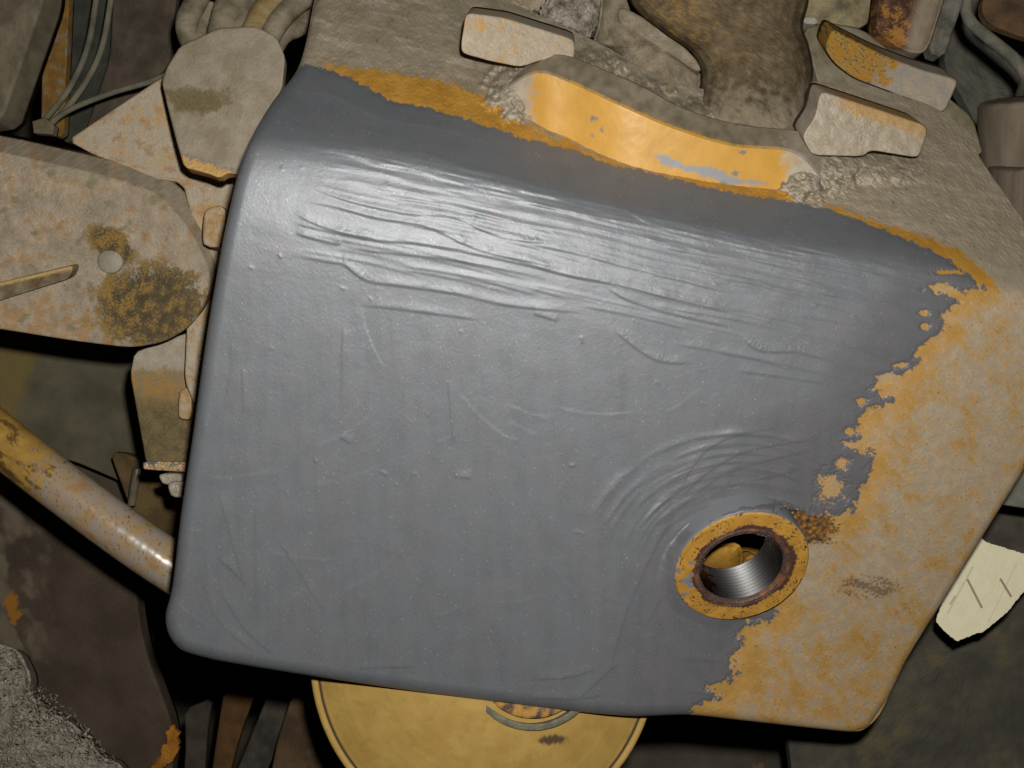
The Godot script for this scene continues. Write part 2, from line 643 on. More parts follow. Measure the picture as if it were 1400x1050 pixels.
func build_tank() -> void:
	var t := thing("machine_housing", "big housing with smooth grey filler over its front and worn yellow paint at right", "machine housing", P(700, 985, -0.1))
	var slopes := [[-460, -1.4], [-26, -1.45], [-12, -1.2], [0, -0.6], [9, -0.26], [22, -0.06], [46, 0.05], [74, 0.12], [110, 0.21], [170, 0.27], [340, 0.30], [960, 0.31]]
	zlut.resize(1400)
	var z := 0.0
	for i in range(450, 1400):
		zlut[i] = z
		z -= slope(slopes, i - 450) * K
	z = 0.0
	for i in range(449, -1, -1):
		z += slope(slopes, i - 450) * K
		zlut[i] = z
	var left := V([436, -40, 426, 20, 408, 92, 372, 140, 343, 190, 326, 236, 313, 290, 301, 350, 281, 470, 263, 600, 248, 700, 236, 800, 227, 838, 229, 862, 237, 878])
	var bottom := V([237, 878, 252, 890, 278, 898, 310, 905, 420, 923, 560, 944, 700, 962, 800, 974, 870, 979, 940, 977, 1000, 983, 1100, 994, 1166, 1000, 1186, 994])
	var top := V([436, -40, 640, -16, 800, 50, 950, 120, 1130, 112, 1262, 140, 1326, 182])
	var right := V([1326, 182, 1340, 216, 1374, 266, 1404, 310, 1450, 380, 1455, 520, 1440, 570, 1396, 648, 1350, 722, 1290, 820, 1240, 900, 1205, 972, 1186, 994])
	var nx := 720
	var ny := 640
	var cl := spline(left, ny)
	var cr := spline(right, ny)
	var ct := spline(top, nx)
	var cb := spline(bottom, nx)
	var whole := Rect2(180, -80, 1300, 1120)
	var edge := V([640, -900])
	edge.append_array(spline(left, 60).slice(6))
	edge.append_array(spline(bottom, 50))
	var up := spline(V([1186, 994, 1205, 972, 1240, 900, 1290, 820, 1350, 722, 1396, 648, 1440, 570, 1600, 300, 1600, -900]), 40)
	edge.append_array(up)
	f_edge = Field.new(edge, whole, 5.0)
	f_fold = Field.new(V([3000, -400, 1400, 200, 1210, 420, 1130, 556, 1050, 585, 980, 632, 920, 704, 880, 768, 850, 850, 826, 960, 815, 1100, 800, 3000, 3000, 3000]), whole, 6.0)
	f_fill = Field.new(V([300, 130, 420, 88, 445, 94, 480, 107, 530, 136, 600, 151, 650, 168, 720, 190, 790, 206, 832, 226, 880, 234, 960, 254, 1010, 265, 1080, 275, 1130, 285, 1170, 300, 1250, 332, 1300, 356, 1345, 394, 1320, 398, 1285, 388, 1266, 392, 1284, 398, 1310, 413, 1296, 424, 1284, 432, 1294, 446, 1278, 462, 1252, 474, 1256, 494, 1238, 508, 1200, 516, 1196, 530, 1226, 545, 1184, 562, 1170, 576, 1176, 598, 1154, 607, 1160, 614, 1196, 620, 1190, 642, 1176, 676, 1164, 700, 1146, 706, 1130, 704, 1098, 700, 1060, 690, 1060, 720, 1060, 846, 1020, 852, 1004, 868, 1012, 884, 1000, 900, 1006, 918, 990, 934, 968, 944, 980, 954, 950, 966, 938, 990, 600, 1060, 100, 1000, 150, 500]), whole, 4.0)
	f_gold = Field.new(V([446, 88, 500, 94, 580, 104, 640, 120, 700, 152, 730, 172, 770, 190, 860, 226, 960, 244, 1084, 258, 1084, 290, 900, 260, 600, 190, 440, 110]), whole, 5.0)
	f_hole = Field.new(V([948, 800, 950, 770, 975, 740, 1020, 728, 1060, 738, 1078, 766, 1070, 800, 1040, 826, 1000, 832, 965, 822]), whole, 4.0)
	trowel_marks()
	var islands := [[1135, 668, 16, 17], [1150, 633, 9, 7], [1296, 372, 18, 3], [1263, 428, 6, 4], [1264, 446, 5, 4], [1206, 538, 7, 5], [1230, 500, 9, 4], [1178, 548, 7, 4], [1160, 590, 6, 5]]
	var rs := RandomNumberGenerator.new()
	rs.seed = 3
	port_frame()
	var vs := PackedVector3Array()
	var cs := PackedColorArray()
	var sf := PackedFloat32Array()
	var hole := PackedByteArray()
	vs.resize(nx * ny)
	cs.resize(nx * ny)
	sf.resize(nx * ny)
	hole.resize(nx * ny)
	for j in ny:
		var v := j / float(ny - 1)
		for i in nx:
			var u := i / float(nx - 1)
			var p := ct[i] * (1.0 - v) + cb[i] * v + cl[j] * (1.0 - u) + cr[j] * u
			p -= ct[0] * (1.0 - u) * (1.0 - v) + ct[nx - 1] * u * (1.0 - v) + cb[0] * (1.0 - u) * v + cb[nx - 1] * u * v
			var x := p.x
			var y := p.y
			var a := na.get_noise_2d(x, y)
			var b := nb.get_noise_2d(x, y)
			var c := nc.get_noise_2d(x, y)
			var s := f_fill.at(x, y)
			var ragged := 5.0 if y < ridge(x) + 5.0 else 11.0
			var str_ := nb.get_noise_2d(x * 0.35 + 130.0, y * 1.3) if x > 900.0 and y > 840.0 else 0.0
			s += ragged * (0.9 * b + 0.4 * c + 0.9 * str_ + 0.5 * nb.get_noise_2d(x * 2.2, y * 2.2 + 40.0))
			if x > 1110.0:
				for q in islands:
					s = minf(s, (Vector2((x - q[0]) / q[2], (y - q[1]) / q[3]).length() - 1.0 + 0.8 * b + 0.7 * c) * 7.0)
			var zz := tank_z(x, y)
			var d := y - ridge(x)
			if s > 0.0:
				var lift := 0.8 * sstep(0.0, 6.0, s)
				var sweep := nb.get_noise_2d((x + y * 0.2) * 0.16, (y - x * 0.2) * 0.9) * sstep(260.0, 90.0, d) + nb.get_noise_2d(x * 0.8, y * 0.12) * sstep(90.0, 260.0, d)
				zz += 0.001 * (lift + relief_at(x, y) + 0.08 * sweep + 0.16 * a + 0.014 * c + rs.randfn() * 0.016 + (0.09 if rs.randf() < 0.012 else 0.0))
				# the coat climbs up to the boss
				var q := port_q(x, y)
				if q < 130.0:
					zz = lerpf(zz, maxf(zz, port_plane(x, y) - 0.0016), sstep(124.0, 97.0, q + 1.5 * b) * sstep(70.0, 10.0, x - 1015.0 + (y - 777.0) * 0.9))
				cs[j * nx + i] = mixc(mixc(FILLER, FILLER_WARM, 0.25 + 0.9 * a + 0.8 * sstep(-80.0, 60.0, f_fold.at(x, y))), Color(0.165, 0.176, 0.190), 0.25 + 0.5 * sweep + 0.5 * c + 0.5 * nb.get_noise_2d(x * 0.5, y * 0.5))
				if rs.randf() < 0.012:
					cs[j * nx + i] = cs[j * nx + i].lerp(Color(0.6, 0.62, 0.64), rs.randf() * rs.randf() * 0.55)   # metal flakes in the filler, their sparkle painted in as pale specks
			else:
				var heaped := 0.0
				zz += 0.001 * (0.25 * b + 0.2 * c + 0.2 * a)
				if d < 0.0:
					var hp := heap(x, y)
					zz += hp
					heaped = sstep(0.0015, 0.005, hp)
					zz += 0.001 * (0.8 * b + 0.5 * c) * sstep(0.0, -60.0, d)
				var crud := 40.0 - Vector2(x - 1108, (y - 716) * 1.25).length() + 16.0 * b + 12.0 * c
				zz += 0.002 * sstep(0.0, 16.0, crud) * (0.6 + 1.2 * nb.get_noise_2d(x * 2.6, y * 2.6) + 0.5 * nd.get_noise_2d(x * 1.7, y * 1.7))
				cs[j * nx + i] = mixc(tank_colour(x, y, s), mixc(Color(0.29, 0.245, 0.175), Color(0.45, 0.39, 0.30), 0.5 + b + c), heaped)
			vs[j * nx + i] = P(x, y, zz)
			sf[j * nx + i] = s
			hole[j * nx + i] = 1 if f_hole.at(x, y) > 0.0 else 0
	var ns := PackedVector3Array()
	ns.resize(nx * ny)
	for j in ny:
		for i in nx:
			var a := vs[j * nx + mini(i + 1, nx - 1)] - vs[j * nx + maxi(i - 1, 0)]
			var b := vs[mini(j + 1, ny - 1) * nx + i] - vs[maxi(j - 1, 0) * nx + i]
			ns[j * nx + i] = b.cross(a).normalized()
	for which in 2:
		var map := PackedInt32Array()
		map.resize(nx * ny)
		map.fill(-1)
		var v2 := PackedVector3Array()
		var n2 := PackedVector3Array()
		var c2 := PackedColorArray()
		var ix := PackedInt32Array()
		for j in ny - 1:
			for i in nx - 1:
				var o := j * nx + i
				if hole[o] + hole[o + 1] + hole[o + nx] + hole[o + nx + 1] > 0:
					continue
				for k in 2:
					var tri := [o, o + 1, o + nx + 1] if k == 0 else [o, o + nx + 1, o + nx]
					var m := sf[tri[0]] + sf[tri[1]] + sf[tri[2]]
					if (m > 0.0) != (which == 1):
						continue
					for q in tri:
						if map[q] < 0:
							map[q] = v2.size()
							v2.append(vs[q])
							n2.append(ns[q])
							c2.append(cs[q])
						ix.append(map[q])
		if which == 0:   # the sides go back from the edge, and a back closes the box
			var rim := PackedInt32Array()
			for i in range(0, nx - 1):
				rim.append(i)
			for j in range(0, ny - 1):
				rim.append(j * nx + nx - 1)
			for i in range(nx - 1, 0, -1):
				rim.append((ny - 1) * nx + i)
			for j in range(ny - 1, 0, -1):
				rim.append(j * nx)
			var first := v2.size()
			for k in 3:
				for q in rim:
					var w := vs[q]
					if k > 0:
						w.z = -0.19 if k == 1 else -0.195
						w.y = minf(w.y, 0.17)
					if k == 2:
						w = w.lerp(Vector3(0.02, 0, -0.195), 0.97)
					v2.append(w)
					n2.append(Vector3((w.x - 0.05), (w.y - 0.02), 0).normalized() if k < 2 else Vector3(0, 0, -1))
					c2.append(mixc(FILLER, PAINT_DEEP, sstep(0.0, 0.5, k + nb.get_noise_3d(w.x / K, w.y / K, 0))))
			var rn := rim.size()
			for k in 2:
				for q in rn:
					var a := first + k * rn + q
					var b := first + k * rn + (q + 1) % rn
					ix.append_array([a, a + rn, b + rn, a, b + rn, b])
		commit("filler_coat" if which == 1 else "shell", v2, n2, c2, ix, M.filler if which == 1 else M.paint, t)
	build_port(t)
	build_saddle(t)


func slope(t: Array, d: float) -> float:
	for i in t.size() - 1:
		if d < t[i + 1][0]:
			var f: float = (d - t[i][0]) / (t[i + 1][0] - t[i][0])
			return lerpf(t[i][1], t[i + 1][1], f)
	return t[t.size() - 1][1]


var port_c := Vector3.ZERO
var port_n := Vector3.BACK


func port_q(x: float, y: float) -> float:   # how far from the port, in its own foreshortened measure
	return Vector2((x - 1015.0) * 0.906 - (y - 777.0) * 0.42, ((x - 1015.0) * 0.42 + (y - 777.0) * 0.906) / 0.75).length()


func port_plane(x: float, y: float) -> float:   # depth of the boss's face where the line of measure (x, y) meets it
	var a := P(x, y, 0.0)
	var d := (P(x, y, 0.1) - a)
	return 0.1 * port_n.dot(port_c - a) / port_n.dot(d)


func port_frame() -> void:
	port_c = P(1015, 777, tank_z(1015, 777))
	var to_eye := (Vector3(0, 0, D) - port_c).normalized()
	var lean := Vector3(0.42, -0.906, 0)
	lean = (lean - to_eye * lean.dot(to_eye)).normalized()
	port_n = to_eye * cos(deg_to_rad(44)) + lean * sin(deg_to_rad(44))
	var need := 0.0
	for k in 24:
		var a := TAU * k / 24.0
		var u := Vector2(cos(a) * 94.0, sin(a) * 70.0)
		var x := 1015.0 + u.x * 0.906 + u.y * 0.42
		var y := 777.0 - u.x * 0.42 + u.y * 0.906
		need = maxf(need, tank_z(x, y) - port_plane(x, y))
	print("port raised ", need)
	port_c = P(1015, 777, port_c.z + need + 0.0035)


func build_port(t: Node3D) -> void:
	var c := port_c
	var n := port_n
	var z := c.z
	var s := K * (D - z) / D
	var r1 := 94.0 * s
	var r2 := 59.0 * s
	# painted boss with a rusty lip round the bore
	var pr := PackedVector2Array()
	for h in [-0.03, -0.012, -0.006, -0.0022]:
		pr.append(Vector2(r1 + 0.0004, h))
	pr.append(Vector2(r1, -0.0012))
	pr.append(Vector2(r1 - 0.0004, -0.0004))
	for k in 26:
		pr.append(Vector2(lerpf(r1 - 0.001, r1 * 0.715, k / 25.0), 0.0))
	var boss := lathe("port_boss", c, n, pr, {"parent": t, "sides": 220, "amp": 0.00022, "mat": M.paint, "col": func(a: float, r: float, h: float) -> Color:
		var x := cos(a) * r / K
		var y := sin(a) * r / K
		var q := mixc(PAINT, PAINT_DEEP, 0.45 + 0.8 * na.get_noise_2d(x * 2, y * 2))
		q = mixc(q, DARK_RUST, sstep(0.38, 0.5, nc.get_noise_2d(x * 0.9, y * 0.9) + 0.5 * nb.get_noise_2d(x, y)))
		var edge := r1 * (0.765 + 0.055 * nb.get_noise_2d(cos(a) * 40, sin(a) * 40) + 0.04 * nc.get_noise_2d(x, y))
		if a > 5.6 or a < 0.5:
			edge += r1 * 0.03
		q = mixc(q, mixc(DARK_RUST, Color(0.10, 0.05, 0.04), 0.5 + nc.get_noise_2d(x + 40, y)), sstep(0.0, 0.0005, edge - r))
		if a > 2.9 and a < 3.7:
			q = mixc(q, FILLER, sstep(0.1, 0.25, nb.get_noise_2d(x * 1.2 + 30, y * 1.2)))
		if h < -0.0012:
			q = mixc(FILLER, DARK_RUST, sstep(3.6, 4.4, a))
		return q})
	var lp := PackedVector2Array()
	lp.append(Vector2(r1 * 0.725, -0.0004))
	lp.append(Vector2(r1 * 0.715, 0.0009))
	for k in 8:
		lp.append(Vector2(lerpf(r1 * 0.708, r2 * 1.03, k / 7.0), 0.0012 - 0.0006 * k / 7.0))
	lp.append(Vector2(r2 * 1.0, -0.0006))
	lp.append(Vector2(r2 * 0.985, -0.002))
	lathe("rusty_lip", c, n, lp, {"parent": boss, "sides": 200, "amp": 0.00035, "mat": M.rusty, "col": func(a: float, r: float, h: float) -> Color:
		var x := cos(a) * r / K
		var y := sin(a) * r / K
		return mixc(mixc(DARK_RUST, Color(0.13, 0.075, 0.06), 0.5 + nc.get_noise_2d(x, y) + 0.5 * nb.get_noise_2d(x, y)), RUST, 0.6 * sstep(0.0, 0.4, nb.get_noise_2d(x * 0.7 + 60, y * 0.7) + (0.25 if a < 0.6 or a > 5.5 else -0.1)))})
	var th := PackedVector2Array()
	var pitch := 0.0029
	for k in 10:
		var y := -0.002 - k * pitch
		th.append(Vector2(r2 * 0.985, y))
		th.append(Vector2(r2 * 0.985, y - pitch * 0.08))
		th.append(Vector2(r2 * 0.985 - 0.0017, y - pitch * 0.5))
		th.append(Vector2(r2 * 0.985 - 0.0017, y - pitch * 0.58))
	th.append(Vector2(r2 * 1.03, -0.031))
	lathe("bore_thread", c, n, th, {"parent": boss, "sides": 140, "hard": true, "mat": M.steel, "col": func(a: float, r: float, h: float) -> Color:
		var x := a * 60.0
		var q := Color(0.42, 0.42, 0.425)
		q = mixc(q, Color(0.20, 0.075, 0.03), sstep(-0.05, 0.2, 0.5 - absf(a - 3.75) + 0.4 * nb.get_noise_2d(x, h / K)))
		return q})
	# the inside of the housing, seen through the bore
	var inside := plate("inner_wall", V([860, 640, 1150, 640, 1150, 900, 860, 900]), z - 0.14, {"parent": t, "thick": 0.004, "col": tint(PAINT_DEEP, PAINT, 1.4), "mat": M.paint, "step": 8.0})
	inside.set_meta("label", "yellow inner wall seen through the threaded port")
	var deep := tint(PAINT_DEEP, PAINT, 1.2)
	plate("inner_fitting", V([948, 776, 962, 752, 985, 742, 1010, 742, 1017, 756, 1012, 790, 1000, 815, 960, 815]), z - 0.085, {"parent": t, "thick": 0.025, "dome": 0.02, "tilt": Vector2(0.0004, -0.0008), "col": deep, "mat": M.paint, "step": 2.0})
	plate("inner_fitting", V([1016, 764, 1030, 758, 1044, 766, 1046, 780, 1030, 800, 1012, 806]), z - 0.09, {"parent": t, "thick": 0.02, "dome": 0.014, "tilt": Vector2(0.0004, -0.0008), "col": deep, "mat": M.paint, "step": 2.0})


func build_saddle(t: Node3D) -> void:
	# a curved yellow flange stands on the top, with a lug at each end
	var low := []
	var high := []
	var rimb := []
	var rear := []
	var rf := []
	for q in [[672, 132, 690, 118, 735, 74], [735, 172, 735, 96, 775, 76], [780, 192, 780, 110, 818, 92], [850, 224, 850, 142, 878, 118], [920, 241, 920, 172, 935, 148], [1000, 255, 1000, 196, 1010, 170], [1086, 262, 1086, 206, 1096, 180], [1128, 262, 1128, 250, 1136, 200]]:
		var zb := tank_z(q[0], q[1])
		low.append(Vector3(q[0], q[1] + 5, zb - 0.002))
		var zt: float = zb + (q[1] - q[3]) * K * 0.32
		high.append(Vector3(q[2], q[3] + 4, zt))
		rf.append(Vector3(q[2] + 1, q[3], zt - 0.0015))
		rimb.append(Vector3(q[4], q[5], zt - 0.026))
		rear.append(Vector3(q[4], q[5] + 60, zt - 0.062))
	var scrape := V([890, 206, 915, 214, 940, 226, 975, 228, 1000, 240, 1040, 248, 1052, 251, 1010, 253, 975, 246, 940, 234, 905, 226])
	var fs := Field.new(scrape, Rect2(860, 190, 220, 80), 3.0)
	loft("arc_flange", [low, high, rf, rimb, rear], 260, 26, {"parent": t, "mat": M.gloss_paint, "amp": 0.00012, "col": func(x: float, y: float) -> Color:
		var b := nb.get_noise_2d(x, y)
		var c := nc.get_noise_2d(x, y)
		var ytop := 206.0 + 4.0 * b
		var tops := [[712, 92], [735, 96], [780, 110], [850, 142], [920, 172], [1000, 196], [1086, 206], [1130, 208]]
		for k in 7:
			if x < tops[k + 1][0]:
				ytop = lerpf(tops[k][1], tops[k + 1][1], (x - tops[k][0]) / float(tops[k + 1][0] - tops[k][0])) + 3.0 * b
				break
		var q := mixc(Color(0.62, 0.345, 0.07), PAINT, 0.5 + na.get_noise_2d(x * 2, y * 2) + 0.3 * c)
		q = mixc(q, mixc(DUST, OLIVE, 0.4 + b), sstep(3.0, -3.0, y - ytop + 5.0 * c))
		q = mixc(q, mixc(DUST, DUST_PALE, 0.5 + b), sstep(738.0, 716.0, x + 14.0 * b))
		q = mixc(q, mixc(DUST, DUST_PALE, 0.5 + b), sstep(1064.0, 1088.0, x + 20.0 * b + 14.0 * c))
		var s := fs.at(x, y) + 3.0 * c + 3.0 * b
		q = mixc(q, Color(0.30, 0.305, 0.31), sstep(-0.5, 1.5, s))
		for k in [[812, 162, 6], [822, 178, 4], [808, 186, 3], [1015, 208, 6], [1005, 237, 6], [988, 254, 10]]:
			q = mixc(q, Color(0.2, 0.2, 0.2), sstep(1.0, 0.6, Vector2(x - k[0], (y - k[1]) * 1.6).length() / k[2] + 0.7 * c))
		return q})
	# lugs
	var zl := tank_z(690, 120) + 0.012
	plate("lug", V([637, 17, 690, 24, 786, 54, 786, 82, 740, 82, 712, 92, 672, 84, 632, 73, 630, 62]), zl, {"parent": t, "thick": 0.03, "back": Vector3(0.05, 0.5, -1), "bevel": 3.0, "amp": 0.0009, "step": 2.0, "soft": 2, "cut": 5.0, "tilt": Vector2(-0.00018, -0.0001), "col": func(x: float, y: float) -> Color:
		var q := mixc(worn(x, y, -0.3), DUST, 0.4)
		return mixc(q, OLIVE, sstep(0.0, 8.0, 24.0 + (x - 690.0) * 0.3 - y + 5.0 * nb.get_noise_2d(x, y)))})
	var zr := tank_z(1200, 240) + 0.016
	plate("lug", V([1122, 124, 1190, 146, 1268, 172, 1266, 188, 1256, 216, 1190, 205, 1180, 214, 1110, 212, 1096, 186, 1114, 160]), zr, {"parent": t, "thick": 0.03, "back": Vector3(0.05, 0.5, -1), "bevel": 3.0, "amp": 0.0009, "step": 2.0, "soft": 2, "cut": 5.0, "tilt": Vector2(-0.0002, -0.0001), "col": func(x: float, y: float) -> Color:
		var b := nb.get_noise_2d(x, y)
		var q := mixc(DUST, DUST_PALE, 0.4 + b + 0.5 * nc.get_noise_2d(x, y))
		var e := y - (124.0 + (x - 1122.0) * 0.33)
		q = mixc(q, mixc(PAINT, DUST, 0.3 + nc.get_noise_2d(x, y)), sstep(26.0, 10.0, e + 10.0 * b) * sstep(1135.0, 1165.0, x) * 0.8)
		return q})


# ------------------------------------------------------------------ what stands round the housing
func build_top() -> void:
	var wl := V([840, -60, 856, -10, 868, 14, 905, 44, 944, 72, 958, 104, 948, 140, 930, 176])
	var wr := V([1108, -60, 1106, 0, 1098, 36, 1106, 62, 1112, 96, 1108, 130, 1114, 158, 1122, 190])
	var ring := []
	for q in 13:   # a thick upright column, flaring into its foot
		var a := -1.0 + q / 6.0
		var line := []
		for m in 8:
			var p := wl[m].lerp(wr[m], 0.5 + 0.5 * sin(a * PI * 0.5))
			var flare := 0.020 * sstep(4.0, 7.0, m)
			line.append(Vector3(p.x, p.y, -0.165 + (0.058 + flare) * sqrt(maxf(0.0, cos(a * PI * 0.5)))))
		ring.append(line)
	for e in [1.0, 0.0]:
		var line := []
		for m in 8:
			var p := wl[m].lerp(wr[m], e)
			line.append(Vector3(p.x, p.y, -0.22))
		ring.append(line)
	ring.append(ring[0])
	var post := loft("cast_post", ring, 120, 9, {"amp": 0.0012, "col": func(x: float, y: float) -> Color:
		var b := nb.get_noise_2d(x, y)
		var c := nc.get_noise_2d(x, y)
		var a := na.get_noise_2d(x * 1.5, y * 1.5)
		var q := mixc(Color(0.085, 0.062, 0.036), Color(0.185, 0.14, 0.082), 0.5 + 0.6 * a + 0.6 * b + 0.4 * c)
		q = mixc(q, PAINT_DEEP, 0.5 * sstep(0.35, 0.7, c * 0.8 + b * 0.5 + 0.35 * sstep(80.0, 10.0, Vector2(x - 930, y - 25).length())))
		return mixc(q, Color(0.3, 0.25, 0.18), 0.7 * sstep(105.0, 160.0, y + 50.0 * b + 10.0 * c))})
	tag(post, "dark brown grimy cast post standing behind the curved yellow flange", "post")
	var rid := thing("side_coupling", "round shouldered dusty brown coupling just left of the dark post", "coupling", P(870, 140, -0.15))
	plate("body", V([826, -40, 818, 36, 808, 60, 845, 74, 843, 118, 900, 134, 952, 158, 960, 98, 930, 66, 880, 36, 858, 16, 850, -40]), -0.165, {"parent": rid, "dome": 0.016, "thick": 0.03, "amp": 0.0012, "step": 2.6, "soft": 2, "col": tint(Color(0.16, 0.125, 0.085), Color(0.32, 0.27, 0.19), 1.4)})
	plate("round_end", V([784, 92, 786, 62, 806, 50, 828, 64, 842, 88, 846, 122, 820, 112]), -0.152, {"parent": rid, "dome": 0.012, "thick": 0.03, "amp": 0.0008, "step": 2.4, "soft": 2, "col": tint(Color(0.2, 0.165, 0.11), Color(0.34, 0.29, 0.21), 1.4)})
	plate("flat_lip", V([846, 6, 884, 26, 930, 58, 962, 92, 954, 100, 918, 76, 872, 48, 842, 30]), -0.150, {"parent": rid, "thick": 0.01, "bevel": 4.0, "amp": 0.0008, "step": 2.0, "soft": 2, "centre": Vector2(902, 55), "col": tint(Color(0.2, 0.165, 0.11), Color(0.32, 0.27, 0.2), 1.4)})
	tag(plate("dirt_heap", V([735, 20, 760, -30, 830, -40, 824, 20, 812, 44, 790, 60, 784, 48, 740, 34]), -0.175, {"dome": 0.012, "thick": 0.02, "amp": 0.004, "nf": 1.5, "step": 2.2, "ragged": 6.0, "col": tint(Color(0.16, 0.14, 0.1), Color(0.42, 0.38, 0.32), 1.8)}), "lumpy grey dirt packed above the left lug", "dirt").set_meta("kind", "stuff")
	tag(plate("fallen_rubble", V([600, -60, 740, -60, 760, -10, 735, 18, 690, 10, 640, -4]), -0.19, {"dome": 0.006, "thick": 0.02, "amp": 0.003, "nf": 1.5, "step": 2.6, "ragged": 6.0, "col": tint(OLIVE, DUST, 1.8)}), "dusty grey crumbs along the top edge behind the left lug", "dirt").set_meta("kind", "stuff")
	# right of the post
	tag(plate("dusty_ledge", V([1096, 40, 1130, 30, 1180, 40, 1330, 160, 1345, 215, 1270, 190, 1120, 118]), -0.17, {"thick": 0.03, "tilt": Vector2(-0.0001, 0.0004), "step": 3.5, "col": tint(Color(0.22, 0.185, 0.11), Color(0.36, 0.32, 0.24), 1.2)}), "olive dusty ledge between the right lug and the clamp segment", "ledge")
	var seg := thing("clamp_segment", "curved clamp segment with flaking yellow paint behind the right lug", "clamp", P(1215, 150, -0.16))
	plate("face", V([1137, 38, 1160, 51, 1210, 76, 1260, 95, 1311, 109, 1291, 155, 1250, 138, 1208, 122, 1166, 106, 1140, 86, 1127, 66]), -0.158, {"parent": seg, "thick": 0.028, "back": Vector3(0.05, 0.62, -1), "bevel": 3.0, "step": 2.2, "soft": 2, "cut": 5.0, "col": func(x: float, y: float) -> Color:
		var b := nb.get_noise_2d(x, y)
		var c := nc.get_noise_2d(x, y)
		var q := mixc(PAINT_DEEP, Color(0.36, 0.24, 0.08), 0.5 + b)
		q = mixc(q, Color(0.07, 0.06, 0.045), sstep(0.22, 0.5, c + 0.4 * b))
		return mixc(q, mixc(DUST, Color(0.3, 0.28, 0.25), 0.4 + b), sstep(1200.0, 1240.0, x + 40.0 * b + (y - 90.0) * 0.6))})
	tag(plate("rusted_bar", V([1206, -40, 1300, -40, 1285, 20, 1266, 74, 1238, 72, 1196, 44]), -0.19, {"dome": 0.01, "thick": 0.02, "step": 2.4, "soft": 2, "col": func(x: float, y: float) -> Color:
		var b := nb.get_noise_2d(x, y)
		var c := nc.get_noise_2d(x, y)
		var q := mixc(DARK_RUST, Color(0.17, 0.09, 0.05), 0.5 + b + 0.5 * c)
		q = mixc(q, Color(0.36, 0.17, 0.04), sstep(0.1, 0.4, c * 0.7 + b * 0.6 + na.get_noise_2d(x * 2, y * 2)))
		return mixc(q, DUST, 0.7 * sstep(30.0, 8.0, absf(x - 1275.0 + y * 0.28)))}), "stubby rust brown bar rising behind the flaking clamp segment", "bar")
	tag(plate("thin_grey_bar", V([1304, -40, 1330, -40, 1318, 0, 1290, 80, 1268, 72, 1288, 10]), -0.185, {"thick": 0.015, "step": 2.4, "col": tint(Color(0.09, 0.085, 0.07), Color(0.2, 0.185, 0.15), 1.5)}), "narrow dark grey flat bar right beside the rust brown bar", "bar")
	tag(plate("pale_block", V([1099, 22, 1118, 24, 1118, 34, 1097, 32]), -0.19, {"thick": 0.02, "bevel": 1.5, "step": 1.6, "col": tint(Color(0.34, 0.32, 0.27), Color(0.46, 0.43, 0.36))}), "tiny pale block at the right edge of the dark post", "block")
	tag(plate("yellow_back_plate", V([1102, -40, 1200, -40, 1196, 10, 1182, 40, 1150, 34, 1120, 40, 1100, 30]), -0.22, {"thick": 0.01, "step": 3.0, "col": tint(Color(0.14, 0.125, 0.08), Color(0.36, 0.3, 0.17), 1.2)}), "greenish dusty plate between the dark post and the rust brown bar", "plate")
	# far right
	tag(tube("dark_hose", [Vector3(1330, -40, -0.27), Vector3(1321, 0, -0.27), Vector3(1326, 28, -0.265), Vector3(1352, 52, -0.26), Vector3(1386, 80, -0.255), Vector3(1402, 104, -0.26), Vector3(1396, 130, -0.3)], 0.0048, {"col": tint(Color(0.13, 0.125, 0.1), Color(0.26, 0.24, 0.19))}), "bent grey hose in the top right corner", "hose")
	tag(plate("brown_cover", V([1358, -40, 1450, -40, 1450, 62, 1400, 52, 1352, 34, 1340, 12]), -0.3, {"thick": 0.01, "step": 4.0, "col": tint(Color(0.09, 0.06, 0.04), Color(0.19, 0.115, 0.06))}), "brown metal cover in the top right corner behind the bent hose", "cover")
	tag(plate("far_casting", V([1300, -40, 1460, -40, 1460, 330, 1370, 250, 1330, 160, 1290, 90]), -0.62, {"thick": 0.02, "step": 6.0, "amp": 0.003, "col": tint(Color(0.16, 0.155, 0.125), Color(0.25, 0.24, 0.19))}), "greenish casting behind the hose and pipe at right edge", "casting")
	var elbow := thing("pipe_elbow", "brown capped pipe end at the right edge beside the dusty top", "pipe", P(1400, 290, -0.2))
	var ax := Vector3(-0.12, 1.0, 0.3)
	var pc := tint(Color(0.13, 0.10, 0.07), Color(0.235, 0.195, 0.145))
	lathe("cap", P(1402, 205, -0.2), ax, PackedVector2Array([Vector2(0.030, -0.02), Vector2(0.0325, 0.0), Vector2(0.034, 0.02), Vector2(0.034, 0.034), Vector2(0.0325, 0.037), Vector2(0.029, 0.0385), Vector2(0.01, 0.039), Vector2(0.0, 0.039)]), {"parent": elbow, "amp": 0.0005, "col": func(a: float, r: float, h: float) -> Color: return pc.call(a * 60.0, h / K)})
	lathe("collar", P(1410, 275, -0.19), ax, PackedVector2Array([Vector2(0.031, -0.05), Vector2(0.031, 0.025), Vector2(0.0295, 0.028), Vector2(0.02, 0.0285)]), {"parent": elbow, "amp": 0.0005, "col": func(a: float, r: float, h: float) -> Color: return pc.call(a * 60.0 + 500.0, h / K)})


